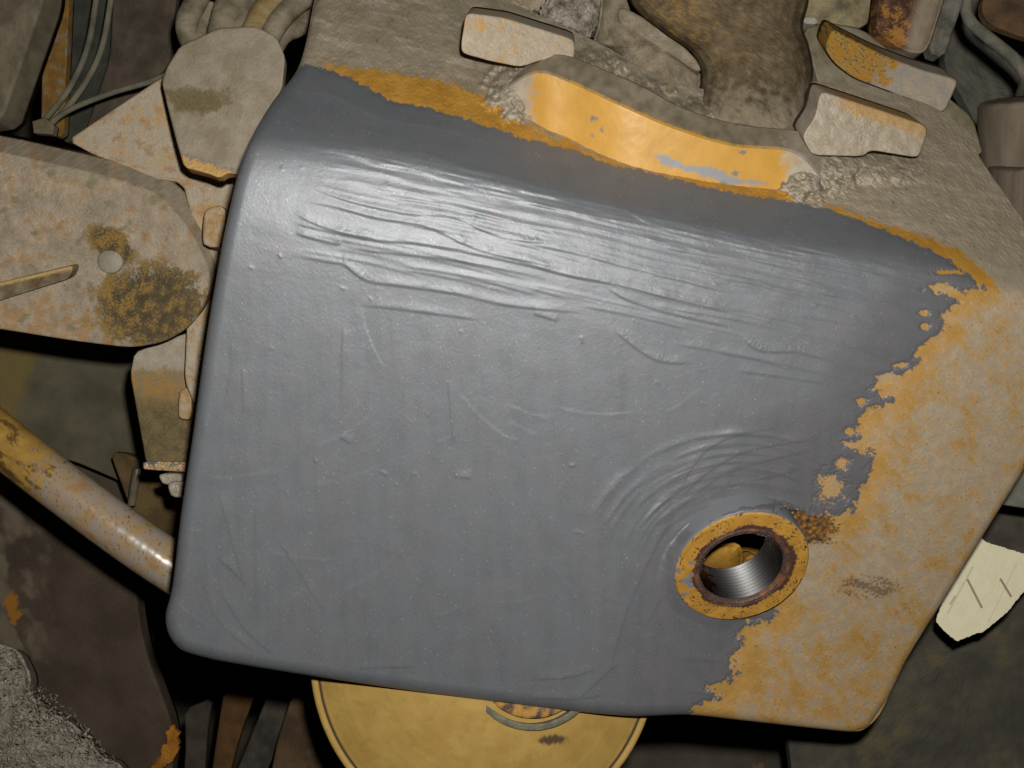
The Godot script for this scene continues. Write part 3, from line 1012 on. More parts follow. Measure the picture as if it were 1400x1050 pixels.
func build_left() -> void:
	# bracket plate with an oily stain and a chipped lower edge
	var br := thing("bracket_plate", "upright dusty grey bracket plate with an olive stain and chipped lower edge", "bracket", P(305, 250, -0.09))
	var out := V([246, 63, 300, 38, 350, 36, 378, 50, 390, 78, 386, 120, 360, 165, 338, 200, 330, 240, 312, 236, 300, 244, 286, 238, 252, 229, 243, 200, 230, 150, 221, 112, 228, 92])
	plate("face", out, -0.082, {"parent": br, "cut": 4.0, "thick": 0.014, "back": Vector3(-0.1, -0.02, -1), "bevel": 3.0, "step": 2.2, "tilt": Vector2(0.00008, 0.0002), "col": func(x: float, y: float) -> Color:
		var b := nb.get_noise_2d(x, y)
		var c := nc.get_noise_2d(x, y)
		var q := mixc(Color(0.28, 0.235, 0.165), Color(0.37, 0.32, 0.24), 0.5 + na.get_noise_2d(x * 2, y * 2) + 0.4 * c)
		var s := 1.0 - Vector2((x - 268.0) / 56.0, (y - 140.0 + absf(x - 275) * 0.12) / 20.0).length() + 0.35 * b + 0.25 * c
		q = mixc(q, mixc(Color(0.125, 0.098, 0.045), Color(0.2, 0.15, 0.06), 0.5 + c), 0.85 * sstep(0.0, 0.35, s))
		var low := y - (209.0 + (x - 252.0) * 0.3) + 6.0 * b + 5.0 * c
		q = mixc(q, Color(0.2, 0.2, 0.21), sstep(0.0, 3.0, low))
		q = mixc(q, mixc(Color(0.62, 0.42, 0.18), Color(0.5, 0.28, 0.08), 0.5 + c), sstep(4.0, 6.0, low + 3.0 * c))
		return q})
	# mounting plate behind it, with two bolts beside the housing
	var mp := thing("mounting_plate", "pale mounting plate with rust blooms behind the stained bracket, carrying bolts", "plate", P(270, 640, -0.15))
	plate("face", V([92, 192, 160, 146, 224, 104, 350, 90, 350, 330, 300, 640, 252, 520, 262, 300, 250, 250, 180, 240]), -0.135, {"parent": mp, "centre": Vector2(295, 250), "thick": 0.012, "step": 3.0, "soft": 1, "col": func(x: float, y: float) -> Color:
		var q := mixc(worn(x * 1.2, y * 1.2, -0.2), DUST, 0.5)
		return mixc(q, Color(0.33, 0.17, 0.06), sstep(0.15, 0.5, nb.get_noise_2d(x * 0.8, y * 0.8 + 77) + 0.4 * nc.get_noise_2d(x, y)) * 0.6)})
	for q in [[291, 309, -0.108, 30.0, 17.0], [252, 551, -0.142, 23.0, 10.0]]:
		var w: float = q[4]
		var h: float = q[3]
		plate("bolt", V([q[0] - w * 0.55, q[1] - h * 0.8, q[0] + w, q[1] - h, q[0] + w, q[1] + h, q[0] - w * 0.7, q[1] + h * 0.95, q[0] - w * 0.85, q[1] + h * 0.5, q[0] - w * 0.75, q[1] - h * 0.4]), q[2], {"parent": mp, "thick": 0.02, "bevel": 3.0, "step": 1.6, "tilt": Vector2(0.0003, 0), "col": tint(Color(0.46, 0.28, 0.11), Color(0.58, 0.45, 0.3), 2.0)})
	# link arm
	var arm := thing("link_arm", "broad round ended link arm with a dark crusted patch, reaching in from left", "link arm", P(140, 470, -0.13))
	plate("arm_bar", V([-360, 130, -60, 196, 0, 206, 150, 240, 215, 262, 252, 300, 278, 344, 290, 376, 284, 412, 262, 446, 226, 468, 180, 476, 100, 466, 0, 450, -60, 442, -360, 400]), -0.118, {"parent": arm, "centre": Vector2(140, 350), "thick": 0.02, "back": Vector3(0.28, 0.72, -1), "bevel": 3.5, "step": 2.2, "soft": 2, "cut": 10.0, "amp": 0.0008, "tilt": Vector2(-0.00006, 0), "col": func(x: float, y: float) -> Color:
		var a := na.get_noise_2d(x * 1.6, y * 1.6)
		var b := nb.get_noise_2d(x, y)
		var c := nc.get_noise_2d(x, y)
		var q := mixc(Color(0.27, 0.22, 0.155), Color(0.42, 0.355, 0.27), 0.5 + 0.8 * a + 0.4 * c)
		q = mixc(q, mixc(PAINT_DEEP, Color(0.30, 0.16, 0.06), 0.4 + b), 0.6 * sstep(0.1, 0.65, b * 0.7 + a * 0.7 + c * 0.3 + 0.1 + 0.25 * sstep(380.0, 440.0, y)))
		q = mixc(q, OLIVE, sstep(0.25, 0.6, nb.get_noise_2d(x * 0.6 + 800, y * 0.6)))
		var s := minf(1.0 - Vector2((x - 205) / 92.0, (y - 420) / 72.0).length(), 1.0) + 0.3 * b + 0.25 * c + 0.15 * a
		s = maxf(s, 1.0 - Vector2((x - 150 - (y - 330) * 0.5) / 34.0, (y - 335) / 36.0).length() + 0.3 * b + 0.3 * c)
		var crust := mixc(Color(0.075, 0.06, 0.035), Color(0.14, 0.105, 0.055), 0.5 + b)
		crust = mixc(crust, Color(0.27, 0.165, 0.05), sstep(-0.05, 0.5, 0.8 * c + 0.8 * b - 0.1 + 0.3 * sstep(60.0, -40.0, x - 175.0)))
		return mixc(q, crust, sstep(0.05, 0.3, s))})
	tag_part(plate("plug_weld", V([133, 350, 142, 342, 156, 342, 167, 350, 169, 362, 160, 373, 146, 374, 134, 366]), -0.1165, {"parent": arm, "thick": 0.006, "dome": 0.0015, "soft": 2, "step": 1.5, "col": tint(Color(0.28, 0.25, 0.19), Color(0.36, 0.32, 0.25))}), "")
	plate("stop_bar", V([-300, 452, -60, 398, 0, 386, 98, 363, 100, 368, 94, 381, 0, 411, -60, 428, -300, 486]), -0.105, {"parent": arm, "thick": 0.012, "back": Vector3(0.0, 0.25, -1), "bevel": 2.0, "step": 1.8, "soft": 1, "cut": 3.0, "col": func(x: float, y: float) -> Color:
		var e := y - (386.0 - x * 0.235)
		return mixc(mixc(OLIVE, BROWN, 0.5 + nb.get_noise_2d(x, y)), Color(0.48, 0.33, 0.13), sstep(7.0, 3.0, e + 2.0 * nc.get_noise_2d(x, y)))})
	# lower bracket
	var lb := thing("lower_bracket", "tapered yellowish bracket below the link arm with a chipped shiny bottom edge", "bracket", P(230, 640, -0.15))
	plate("face", V([184, 482, 230, 464, 300, 440, 300, 640, 268, 632, 200, 634, 194, 600, 178, 512]), -0.152, {"parent": lb, "thick": 0.012, "bevel": 2.5, "step": 2.2, "soft": 1, "cut": 5.0, "col": func(x: float, y: float) -> Color:
		var b := nb.get_noise_2d(x, y)
		var c := nc.get_noise_2d(x, y)
		var q := mixc(Color(0.33, 0.285, 0.21), Color(0.42, 0.37, 0.29), 0.5 + b)
		q = mixc(q, mixc(Color(0.34, 0.2, 0.06), OLIVE, 0.4 + b + 0.5 * c), sstep(500.0, 512.0, y + 12.0 * b + 6.0 * c))
		return mixc(q, mixc(Color(0.12, 0.095, 0.05), Color(0.19, 0.145, 0.07), 0.5 + c + b), sstep(530.0, 562.0, y + 16.0 * b))})
	plate("chipped_edge", V([196, 630, 268, 632, 268, 646, 246, 645, 200, 642, 195, 640]), -0.149, {"parent": lb, "thick": 0.01, "bevel": 1.5, "step": 1.4, "amp": 0.0008, "mat": M.gloss_paint, "col": func(x: float, y: float) -> Color:
		var c := nc.get_noise_2d(x * 1.4, y * 1.4)
		return mixc(mixc(Color(0.5, 0.4, 0.25), Color(0.42, 0.22, 0.05), 0.5 + 2.0 * c), Color(0.12, 0.13, 0.14), sstep(0.1, 0.25, nb.get_noise_2d(x * 1.6, y * 1.6)))})
	for q in [[233, 655, 15.0, 8.0], [242, 669, 12.0, 11.0]]:
		plate("nut", V([q[0] - q[2], q[1] - q[3], q[0] + q[2], q[1] - q[3], q[0] + q[2] * 1.1, q[1], q[0] + q[2], q[1] + q[3], q[0] - q[2] * 0.6, q[1] + q[3], q[0] - q[2] * 1.0, q[1]]), -0.15 + (q[1] - 655) * 0.0003, {"parent": lb, "thick": 0.016, "bevel": 3.0, "step": 1.2, "amp": 0.0005, "mat": M.gloss_paint, "col": tint(Color(0.28, 0.24, 0.17), Color(0.5, 0.45, 0.36), 2.0)})
	# handrail tube
	tag(tube("rail_tube", [Vector3(-360, 312, -0.19), Vector3(-60, 552, -0.17), Vector3(30, 624, -0.165), Vector3(120, 693, -0.165), Vector3(222, 766, -0.17), Vector3(330, 832, -0.18)], 0.0178, {"per": 70, "sides": 120, "amp": 0.008, "mat": M.oily, "col": func(x: float, y: float) -> Color:
		var b := nb.get_noise_2d(x, y)
		var c := nc.get_noise_2d(x, y)
		var across := y * 0.78 - x * 0.62
		var along := x * 0.78 + y * 0.62
		var q := mixc(Color(0.46, 0.29, 0.07), Color(0.36, 0.20, 0.05), 0.5 + b)
		q = mixc(q, Color(0.10, 0.055, 0.022), 0.85 * sstep(0.08, 0.3, nb.get_noise_2d(along * 0.3 + 50.0, across * 1.2) + 0.25 * c + 0.008 * (across - 468.0)))
		var powder := mixc(Color(0.34, 0.29, 0.235), Color(0.38, 0.26, 0.13), 0.4 + 0.9 * b + 0.8 * na.get_noise_2d(x * 2.0, y * 2.0))
		powder = mixc(powder, Color(0.36, 0.19, 0.06), 0.6 * sstep(0.15, 0.5, nb.get_noise_2d(along * 0.5, across) + 0.3 * c))
		powder = mixc(powder, GRIME, 0.7 * sstep(0.4, 0.6, c + 0.3 * b))
		return mixc(q, powder, sstep(446.0, 468.0, along + 60.0 * b + 20.0 * c + 0.5 * (468.0 - across)))}), "sloping greasy yellow pipe, dusty over its lower half, left of the grey filler", "pipe")


func tag_part(o: Node, label: String) -> void:
	if label:
		o.set_meta("label", label)


func build_corner() -> void:   # dim parts in the upper left corner
	tag(plate("slanted_beam", V([-260, -160, 66, -160, 66, -60, 62, 0, 4, 166, -60, 176, -260, 190]), -0.26, {"thick": 0.03, "back": Vector3(0.1, 0, -1), "bevel": 7.0, "step": 4.0, "col": tint(Color(0.15, 0.125, 0.08), Color(0.25, 0.215, 0.15))}), "dusty slanted beam filling the top left corner", "beam")
	tag(plate("yellow_strip", V([62, -60, 98, -60, 94, 30, 90, 120, 88, 190, 56, 180, 58, 60]), -0.36, {"thick": 0.01, "step": 3.5, "col": func(x: float, y: float) -> Color:
		var b := nb.get_noise_2d(x, y)
		return mixc(mixc(Color(0.34, 0.185, 0.04), Color(0.22, 0.125, 0.035), 0.5 + b), Color(0.28, 0.25, 0.19), sstep(0.1, 0.35, nb.get_noise_2d(x * 0.7 + y * 0.4, y * 0.9 - x * 0.2) + 0.3 * nc.get_noise_2d(x, y)))}), "narrow upright yellow strip right of the slanted beam", "strip")
	tag(plate("dark_green_panel", V([96, -60, 162, -60, 156, 60, 150, 150, 90, 200, 84, 180, 92, 60]), -0.40, {"thick": 0.01, "step": 5.0, "col": tint(Color(0.05, 0.052, 0.042), Color(0.085, 0.088, 0.07))}), "dark green panel behind the two curving cables", "panel")
	tag(plate("dim_cover", V([158, -60, 248, -60, 238, 30, 232, 90, 140, 170, 110, 200, 150, 80]), -0.38, {"thick": 0.01, "step": 5.0, "col": tint(Color(0.085, 0.07, 0.052), Color(0.15, 0.115, 0.085))}), "dim brown cover left of the stained bracket", "cover")
	tag(tube("black_hose", [Vector3(-40, 190, -0.40), Vector3(5, 150, -0.39), Vector3(30, 105, -0.39), Vector3(60, 70, -0.42)], 0.016, {"mat": M.rubber, "col": tint(Color(0.012, 0.014, 0.018), Color(0.03, 0.033, 0.038))}), "thick black rubber hose in shade below the slanted beam", "hose")
	var lab := ["left of two thin cables curving down the dark green panel", "right of two thin cables curving down the dark green panel", "thin cable running level from the cable joint towards the stained bracket"]
	var paths := [[Vector3(136, -50, -0.33), Vector3(130, 10, -0.33), Vector3(118, 70, -0.325), Vector3(92, 125, -0.32), Vector3(50, 176, -0.32)], [Vector3(156, -50, -0.33), Vector3(150, 10, -0.33), Vector3(136, 75, -0.325), Vector3(104, 132, -0.315), Vector3(58, 182, -0.31)], [Vector3(60, 178, -0.31), Vector3(92, 152, -0.305), Vector3(150, 128, -0.3), Vector3(215, 108, -0.29), Vector3(262, 82, -0.28)]]
	for i in 3:
		tag(tube("cable", paths[i], [0.0026, 0.0026, 0.0024][i], {"sides": 12, "col": tint(Color(0.14, 0.135, 0.1), Color(0.25, 0.225, 0.16))}), lab[i], "cable", "cables in the upper left corner")
	tag(plate("cable_clip", V([44, 166, 62, 160, 74, 172, 72, 184, 46, 182]), -0.305, {"thick": 0.01, "soft": 0, "bevel": 1.5, "step": 2.0, "col": tint(Color(0.14, 0.11, 0.06), Color(0.25, 0.2, 0.13))}), "small dusty clip where the cables meet above the link arm", "clip")
	# hoses bundled above the bracket
	var hs := [
		["dusty hose looping at the left of the bundle above the bracket", 0.0085, [Vector3(285, -50, -0.22), Vector3(272, -5, -0.21), Vector3(256, 28, -0.205), Vector3(262, 56, -0.21), Vector3(282, 40, -0.215), Vector3(288, 10, -0.22)]],
		["wide straight hose rising straight above the stained bracket", 0.0115, [Vector3(345, -60, -0.2), Vector3(322, -10, -0.195), Vector3(306, 40, -0.19), Vector3(300, 90, -0.19)]],
		["hose leaning right, third in the bundle above the bracket", 0.0095, [Vector3(352, -60, -0.215), Vector3(336, 0, -0.2), Vector3(330, 50, -0.19), Vector3(328, 90, -0.19)]],
		["yellowish hose slanting up to the right above the bracket", 0.0085, [Vector3(408, -50, -0.19), Vector3(378, -6, -0.185), Vector3(356, 22, -0.18), Vector3(338, 60, -0.18)]],
		["lowest hose of the bundle, bending to the housing corner", 0.008, [Vector3(440, -20, -0.2), Vector3(404, 6, -0.185), Vector3(378, 34, -0.18), Vector3(360, 70, -0.18)]],
		["short hose tucked beneath the others against the housing corner", 0.0075, [Vector3(440, 20, -0.21), Vector3(408, 36, -0.2), Vector3(384, 50, -0.195), Vector3(360, 90, -0.19)]],
	]
	for h in hs:
		var yellow: bool = "yellowish" in h[0]
		tag(tube("hose", h[2], h[1], {"sides": 24, "per": 20, "amp": 0.05, "col": tint(Color(0.24, 0.165, 0.06) if yellow else Color(0.14, 0.115, 0.075), Color(0.36, 0.28, 0.15) if yellow else Color(0.3, 0.255, 0.18), 1.2)}), h[0], "hose", "hoses bundled above the bracket")


func build_below() -> void:
	# yellow drum below the housing
	var hub := P(664, 894, -0.112)
	var n := Vector3(0.06, 0.16, 1.0)
	var R := 238.0 * K * (D + 0.112) / D
	var wh := thing("round_drum", "round yellow drum end showing below the grey housing", "drum", hub + Vector3(0, -R, 0))
	var pr := PackedVector2Array()
	pr.append(Vector2(R - 0.002, -0.08))
	pr.append(Vector2(R, -0.004))
	for k in 9:
		var a := k / 8.0 * PI * 0.5
		pr.append(Vector2(R - 0.0025 + 0.0025 * cos(a), -0.002 + 0.0025 * sin(a)))
	pr.append(Vector2(R - 0.0045, 0.0004))
	pr.append(Vector2(R - 0.0050, -0.0014))
	pr.append(Vector2(R - 0.0057, -0.0014))
	pr.append(Vector2(R - 0.0068, 0.0))
	for k in 60:
		pr.append(Vector2(lerpf(R - 0.0075, 0.0, k / 59.0), 0.03 * (1.0 - pow(lerpf(1.0, 0.0, k / 59.0), 2.2))))
	lathe("drum_face", hub, n, pr, {"parent": wh, "sides": 420, "amp": 0.00015, "mat": M.paint, "col": func(a: float, r: float, h: float) -> Color:
		var x := cos(a) * r / K
		var y := sin(a) * r / K
		var ring := nb.get_noise_2d(r / K * 3.0, a * 14.0)
		var q := mixc(Color(0.47, 0.31, 0.085), Color(0.39, 0.24, 0.06), 0.45 + 0.8 * na.get_noise_2d(x * 1.4, y * 1.4) + 0.4 * ring)
		q = mixc(q, Color(0.25, 0.16, 0.05), 0.3 * sstep(0.2, 0.6, nb.get_noise_2d(x * 0.8 + 33, y * 0.8) + 0.3 * nc.get_noise_2d(x, y)))
		var g := Vector2((x - 105.0) / 23.0, (y + 127.0) / 7.5).rotated(0.0)
		q = mixc(q, Color(0.10, 0.06, 0.035), sstep(1.15, 0.8, g.length() + 0.4 * nc.get_noise_2d(x, y)))
		if h < -0.0012 and r < R - 0.003:
			q = Color(0.05, 0.04, 0.03)
		return q})
	var hc := P(728, 898, -0.09)
	var hp := PackedVector2Array([Vector2(0.0465, -0.002), Vector2(0.0465, 0.0028), Vector2(0.046, 0.0036), Vector2(0.0425, 0.0042), Vector2(0.042, 0.0036), Vector2(0.0418, -0.003), Vector2(0.039, -0.003), Vector2(0.0388, 0.004), Vector2(0.038, 0.0046)])
	for k in 20:
		hp.append(Vector2(0.036 * (1.0 - k / 19.0), 0.0046))
	lathe("hub_ring", hc, n, hp, {"parent": wh, "sides": 160, "mat": M.rusty, "amp": 0.0002, "col": func(a: float, r: float, h: float) -> Color:
		var q := mixc(Color(0.10, 0.095, 0.07), Color(0.2, 0.18, 0.12), 0.5 + nb.get_noise_2d(a * 90.0, r / K))
		return mixc(q, mixc(PAINT_DEEP, DARK_RUST, 0.3 + 2.0 * nb.get_noise_2d(cos(a) * r / K, sin(a) * r / K)), 1.0 if r < 0.0395 else 0.0)})
	# card tag
	var fl := []
	tag(plate("card_tag", V([1330, 724, 1348, 741, 1400, 757, 1440, 768, 1424, 782, 1402, 806, 1378, 836, 1345, 864, 1335, 866, 1308, 877, 1292, 864, 1279, 849, 1290, 820]), -0.2, {"thick": 0.0006, "bevel": 0.5, "step": 1.2, "soft": 1, "cut": 2.0, "amp": 0.0002, "ragged": 1.0, "tilt": Vector2(0.00005, 0.00006), "mat": M.card, "col": func(x: float, y: float) -> Color:
		var q := mixc(Color(0.86, 0.80, 0.57), Color(0.82, 0.75, 0.52), 0.4 + nb.get_noise_2d(x, y) + 0.5 * nc.get_noise_2d(x, y))
		for s in [[1323, 793, 1342, 830, 1.3, 0.8], [1368, 792, 1382, 815, 1.3, 0.8], [1330, 775, 1296, 838, 0.7, 0.35], [1306, 815, 1299, 826, 0.9, 0.5], [1390, 770, 1352, 850, 0.6, 0.2]]:
			var p := Geometry2D.get_closest_point_to_segment(Vector2(x, y), Vector2(s[0], s[1]), Vector2(s[2], s[3]))
			q = mixc(q, Color(0.16, 0.14, 0.09), s[5] * sstep(s[4] + 0.8, s[4] - 0.3, p.distance_to(Vector2(x, y))))
		return q}), "cream card tag with pencil strokes tucked behind the right edge of the housing", "tag")
	# clump of fibrous dirt
	var lump := plate("dirt_clump", V([-320, 850, -80, 868, 0, 880, 26, 888, 44, 925, 40, 948, 62, 968, 96, 985, 122, 1010, 138, 1034, 170, 1046, 185, 1100, -60, 1160, -320, 1160]), -0.27, {"dome": 0.028, "thick": 0.04, "bevel": 4.0, "amp": 0.005, "nf": 1.1, "step": 1.8, "back": Vector3(-0.3, -0.3, -1), "soft": 1, "centre": Vector2(10, 1020), "col": func(x: float, y: float) -> Color:
		var b := nb.get_noise_2d(x, y)
		var c := nc.get_noise_2d(x * 1.3, y * 1.3)
		return mixc(mixc(Color(0.30, 0.26, 0.20), Color(0.45, 0.40, 0.33), 0.5 + b + 0.7 * c), Color(0.13, 0.105, 0.075), 0.8 * sstep(0.25, 0.6, c * 0.8 - b * 0.4))})
	tag(lump, "shaggy pale grey clump of fibrous dirt in the bottom left corner", "dirt")
	lump.set_meta("kind", "stuff")
	var r := RandomNumberGenerator.new()
	r.seed = 5
	var vs := PackedVector3Array()
	var cs := PackedColorArray()
	var ix := PackedInt32Array()
	for i in 2200:   # loose fibres and crumbs on it
		var x := r.randf_range(-20, 165)
		var y := r.randf_range(885, 1060)
		if y < 884.0 + maxf(0.0, x - 20.0) * 1.12 or (x > 30 and y < 940):
			continue
		var p := P(x, y, -0.27 + 0.028 * sqrt(maxf(0.05, 1.0 - Vector2((x - 10) / 170.0, (y - 1020) / 150.0).length_squared())) + r.randf_range(-0.002, 0.003))
		var d := Vector3(r.randfn(), r.randfn(), r.randf_range(0, 0.6)).normalized() * r.randf_range(0.0015, 0.005)
		var s := d.cross(Vector3(r.randfn(), r.randfn(), r.randfn())).normalized() * r.randf_range(0.0002, 0.0006) * (1.0 if i % 3 else 3.0)
		var k := vs.size()
		var up := s.cross(d).normalized() * s.length()
		vs.append_array([p - s, p + s, p + up, p + d])
		var q := mixc(Color(0.42, 0.37, 0.30), Color(0.2, 0.165, 0.11), pow(r.randf(), 2.0))
		cs.append_array([q, q, q, q])
		ix.append_array([k, k + 1, k + 3, k + 1, k + 2, k + 3, k + 2, k, k + 3])
	var fib := commit("loose_fibres", vs, PackedVector3Array(), cs, ix, M.matte, lump)
	fib.set_meta("kind", "stuff")
	# dim plates low on the left
	var gp := thing("guard_plate", "large dark brown guard plate with an orange rusted lower rim, low at left", "plate", P(120, 1060, -0.42))
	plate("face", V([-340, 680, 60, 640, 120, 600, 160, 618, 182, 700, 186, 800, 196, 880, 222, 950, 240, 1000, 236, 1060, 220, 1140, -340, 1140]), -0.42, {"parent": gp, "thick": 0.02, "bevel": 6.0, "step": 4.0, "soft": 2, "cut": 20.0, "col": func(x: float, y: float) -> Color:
		var b := nb.get_noise_2d(x, y)
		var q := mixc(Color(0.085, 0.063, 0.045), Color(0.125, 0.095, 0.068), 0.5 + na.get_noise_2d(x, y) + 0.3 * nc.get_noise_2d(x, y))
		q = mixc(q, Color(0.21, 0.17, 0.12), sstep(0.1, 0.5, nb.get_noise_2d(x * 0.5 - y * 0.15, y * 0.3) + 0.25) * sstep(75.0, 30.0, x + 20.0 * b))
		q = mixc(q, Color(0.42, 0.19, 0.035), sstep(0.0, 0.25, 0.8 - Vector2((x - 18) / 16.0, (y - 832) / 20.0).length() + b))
		return q})
	plate("rusted_rim", V([226, 1000, 238, 990, 245, 1008, 243, 1030, 232, 1044, 212, 1056, 206, 1048, 222, 1036, 218, 1022, 230, 1016]), -0.408, {"parent": gp, "thick": 0.006, "bevel": 1.5, "step": 1.8, "ragged": 4.0, "soft": 1, "cut": 4.0, "amp": 0.001, "col": tint(Color(0.34, 0.13, 0.02), Color(0.55, 0.24, 0.04), 1.6)})
	tag(plate("olive_plate", V([-340, 420, 60, 440, 220, 470, 300, 500, 300, 760, 170, 660, 100, 630, -340, 560]), -0.36, {"thick": 0.01, "step": 6.0, "tilt": Vector2(-0.0001, 0.0), "col": func(x: float, y: float) -> Color:
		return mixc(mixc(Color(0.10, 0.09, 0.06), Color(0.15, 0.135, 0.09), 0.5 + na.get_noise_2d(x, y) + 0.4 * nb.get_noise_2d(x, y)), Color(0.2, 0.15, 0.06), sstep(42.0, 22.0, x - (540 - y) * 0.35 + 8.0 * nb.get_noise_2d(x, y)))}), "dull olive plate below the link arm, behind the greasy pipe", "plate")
	tag(tube("small_pin", [Vector3(188, 640, -0.3), Vector3(184, 662, -0.3), Vector3(180, 690, -0.305)], 0.0035, {"sides": 14, "mat": M.oily, "col": tint(Color(0.12, 0.1, 0.07), Color(0.2, 0.17, 0.12))}), "small dark pin between the greasy pipe and the lower bracket", "pin")
	tag(plate("brown_bracket", V([150, 618, 180, 620, 250, 690, 260, 760, 215, 760, 180, 700]), -0.33, {"thick": 0.01, "step": 4.0, "col": tint(Color(0.10, 0.065, 0.03), Color(0.17, 0.115, 0.05))}), "dim brown bracket behind the greasy pipe beside the small pin", "bracket")
	var strap_label := ["dark strap nearest the orange rusted rim, below the housing", "brown strap in the middle of the dark gap below the housing", "slanting dark strap nearest the yellow drum"]
	var sp := [V([252, 970, 290, 955, 284, 1000, 276, 1110, 248, 1110, 254, 1020]), V([306, 945, 352, 940, 330, 1000, 300, 1110, 282, 1110, 296, 1010]), V([370, 940, 420, 935, 396, 985, 340, 1110, 300, 1110, 334, 1030])]
	for i in 3:
		tag(plate("strap", sp[i], -0.56 + 0.012 * i, {"thick": 0.008, "step": 4.0, "bevel": 3.0, "col": tint([Color(0.07, 0.058, 0.045), Color(0.11, 0.062, 0.03), Color(0.06, 0.055, 0.05)][i], [Color(0.12, 0.1, 0.075), Color(0.2, 0.105, 0.04), Color(0.12, 0.105, 0.085)][i], 1.3)}), strap_label[i], "strap", "straps below the housing")
	tag(plate("brown_gusset", V([400, 950, 470, 930, 560, 1110, 360, 1110, 380, 1010]), -0.41, {"thick": 0.01, "step": 5.0, "col": tint(Color(0.085, 0.055, 0.035), Color(0.16, 0.1, 0.055))}), "dark rusty gusset left of the yellow drum", "gusset")
	# dim plates low on the right
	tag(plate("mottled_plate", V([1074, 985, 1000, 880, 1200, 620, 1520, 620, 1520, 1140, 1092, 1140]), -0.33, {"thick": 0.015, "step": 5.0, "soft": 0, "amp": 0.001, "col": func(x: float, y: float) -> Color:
		var a := na.get_noise_2d(x * 0.9 + 90, y * 0.9)
		var b := nb.get_noise_2d(x * 0.7, y * 0.7)
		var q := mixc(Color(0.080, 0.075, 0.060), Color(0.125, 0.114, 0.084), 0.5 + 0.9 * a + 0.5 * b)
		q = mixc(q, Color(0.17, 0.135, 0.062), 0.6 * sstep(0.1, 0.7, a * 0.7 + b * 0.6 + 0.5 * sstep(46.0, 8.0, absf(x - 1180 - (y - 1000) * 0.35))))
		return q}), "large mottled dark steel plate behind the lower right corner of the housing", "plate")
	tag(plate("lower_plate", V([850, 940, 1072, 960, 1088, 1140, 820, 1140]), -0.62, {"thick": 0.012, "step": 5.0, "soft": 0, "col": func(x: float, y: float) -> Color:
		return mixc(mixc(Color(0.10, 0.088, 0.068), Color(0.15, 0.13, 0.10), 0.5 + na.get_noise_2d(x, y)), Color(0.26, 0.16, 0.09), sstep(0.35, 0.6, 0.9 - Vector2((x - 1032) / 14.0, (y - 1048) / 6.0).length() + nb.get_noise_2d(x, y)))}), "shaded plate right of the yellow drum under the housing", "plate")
	tag(plate("grey_ledge", V([1340, 600, 1460, 580, 1460, 700, 1400, 695, 1330, 684]), -0.2, {"thick": 0.02, "step": 3.0, "bevel": 3.0, "col": tint(Color(0.16, 0.16, 0.125), Color(0.22, 0.215, 0.17))}), "greenish grey ledge above the card tag at the right edge", "ledge")
	var wall := plate("machine_depths", V([-500, -400, 1900, -400, 1900, 1450, -500, 1450]), -1.25, {"thick": 0.02, "step": 24.0, "amp": 0.01, "nf": 0.3, "col": tint(Color(0.10, 0.085, 0.065), Color(0.18, 0.15, 0.11))})
	tag(wall, "dark grimy steel at the back of the machine", "backdrop")
	wall.set_meta("kind", "structure")


func grain(seed_: int, freq: float, lo: float, hi: float) -> ImageTexture:
	var f := FastNoiseLite.new()
	f.seed = seed_
	f.frequency = freq
	f.fractal_octaves = 4
	var im := f.get_seamless_image(512, 512)
	im.convert(Image.FORMAT_RGB8)
	for y in 512:
		for x in 512:
			var v := im.get_pixel(x, y).r
			var q := lerpf(lo, hi, v)
			im.set_pixel(x, y, Color(q, q, q))
	return ImageTexture.create_from_image(im)


func bumps(seed_: int, soft: int, power: float) -> ImageTexture:   # fine grain that wraps round without a seam
	var r := RandomNumberGenerator.new()
	r.seed = seed_
	var n := 512
	var v := PackedByteArray()
	v.resize(n * n)
	for i in n * n:
		v[i] = r.randi() & 255
	var big := Image.create_from_data(n, n, false, Image.FORMAT_L8, v)
	var wide := Image.create_empty(n + 64, n + 64, false, Image.FORMAT_L8)
	for ox in [-n + 32, 32, n + 32]:
		for oy in [-n + 32, 32, n + 32]:
			wide.blit_rect(big, Rect2i(0, 0, n, n), Vector2i(ox, oy))
	wide.resize((n + 64) / soft, (n + 64) / soft, Image.INTERPOLATE_BILINEAR)
	wide.resize(n + 64, n + 64, Image.INTERPOLATE_CUBIC)
	wide.bump_map_to_normal_map(power)
	return ImageTexture.create_from_image(wide.get_region(Rect2i(32, 32, n, n)))


func material(called: String, rough: float, spec: float, metal: float, tex: Texture2D, nm: Texture2D, ns: float, scale: float) -> StandardMaterial3D:
	var m := StandardMaterial3D.new()
	m.resource_name = called
	m.vertex_color_use_as_albedo = true
	m.roughness = rough
	m.metallic_specular = spec
	m.metallic = metal
	m.uv1_triplanar = true
	m.uv1_world_triplanar = true
	m.uv1_scale = Vector3.ONE * scale
	if tex:
		m.albedo_texture = tex
	if nm:
		m.normal_enabled = true
		m.normal_texture = nm
		m.normal_scale = ns
	M[called] = m
	return m


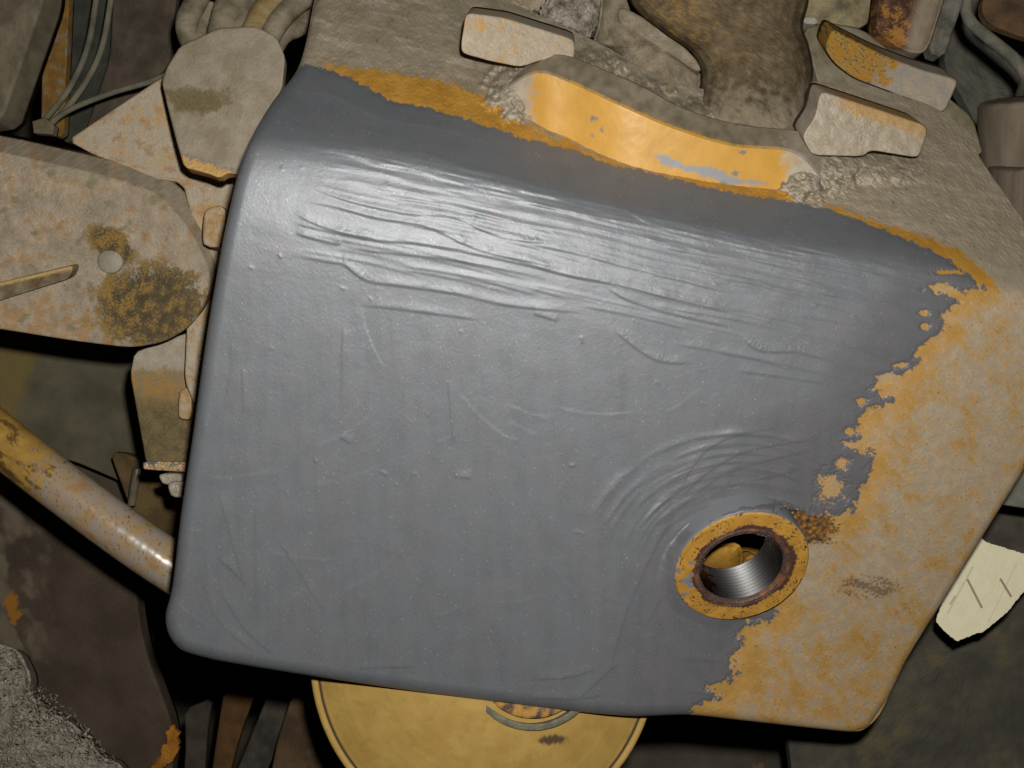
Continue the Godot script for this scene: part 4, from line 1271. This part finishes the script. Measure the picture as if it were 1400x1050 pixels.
func _ready() -> void:
	# camera, air and the flash
	var cam := Camera3D.new()
	cam.name = "camera"
	cam.fov = 2.0 * rad_to_deg(atan(525.0 * K / D))
	cam.near = 0.02
	cam.far = 10.0
	cam.position = Vector3(0, 0, D)
	add_child(cam)
	var we := WorldEnvironment.new()
	we.name = "surroundings"
	var env := Environment.new()
	env.background_mode = Environment.BG_COLOR
	env.background_color = Color(0.04, 0.038, 0.034)
	env.tonemap_mode = Environment.TONE_MAPPER_LINEAR
	env.tonemap_exposure = 1.0
	env.sdfgi_enabled = true
	env.ssao_enabled = true
	env.ssil_enabled = true
	we.environment = env
	add_child(we)
	var flash := OmniLight3D.new()
	flash.name = "camera_flash"
	flash.position = Vector3(0.024, 0.05, D - 0.005)
	flash.light_energy = 0.60
	flash.light_color = Color(1.0, 0.985, 0.96)
	flash.light_size = 0.008
	flash.omni_range = 6.0
	flash.omni_attenuation = 2.0
	flash.shadow_enabled = true
	add_child(flash)

	for q in [[na, 3, 0.012, 4], [nb, 7, 0.045, 4], [nc, 13, 0.22, 3]]:
		var f: FastNoiseLite = q[0]
		f.noise_type = FastNoiseLite.TYPE_SIMPLEX_SMOOTH
		f.seed = q[1]
		f.frequency = q[2]
		f.fractal_octaves = q[3]
	nd.noise_type = FastNoiseLite.TYPE_CELLULAR
	nd.seed = 21
	nd.frequency = 0.09
	var g1 := grain(31, 0.05, 0.84, 1.0)
	var g2 := grain(32, 0.16, 0.82, 1.0)
	var b1 := bumps(41, 4, 5.0)
	var b2 := bumps(42, 2, 4.0)
	material("matte", 0.92, 0.25, 0.0, g1, b1, 0.16, 22.0)
	material("paint", 0.68, 0.35, 0.0, g2, b1, 0.25, 22.0)
	material("gloss_paint", 0.42, 0.5, 0.0, g2, b1, 0.08, 22.0)
	material("oily", 0.27, 0.5, 0.0, g2, b1, 0.06, 22.0)
	material("rusty", 0.6, 0.5, 0.1, g1, b1, 0.8, 20.0)
	material("steel", 0.27, 0.5, 1.0, null, b2, 0.05, 20.0)
	material("rubber", 0.5, 0.5, 0.0, g2, b1, 0.4, 14.0)
	material("card", 0.9, 0.3, 0.0, g2, b2, 0.15, 20.0)
	material("filler", 0.48, 0.5, 0.28, g2, b2, 0.22, 16.0)

	build_tank()
	build_top()
	build_left()
	build_corner()
	build_below()
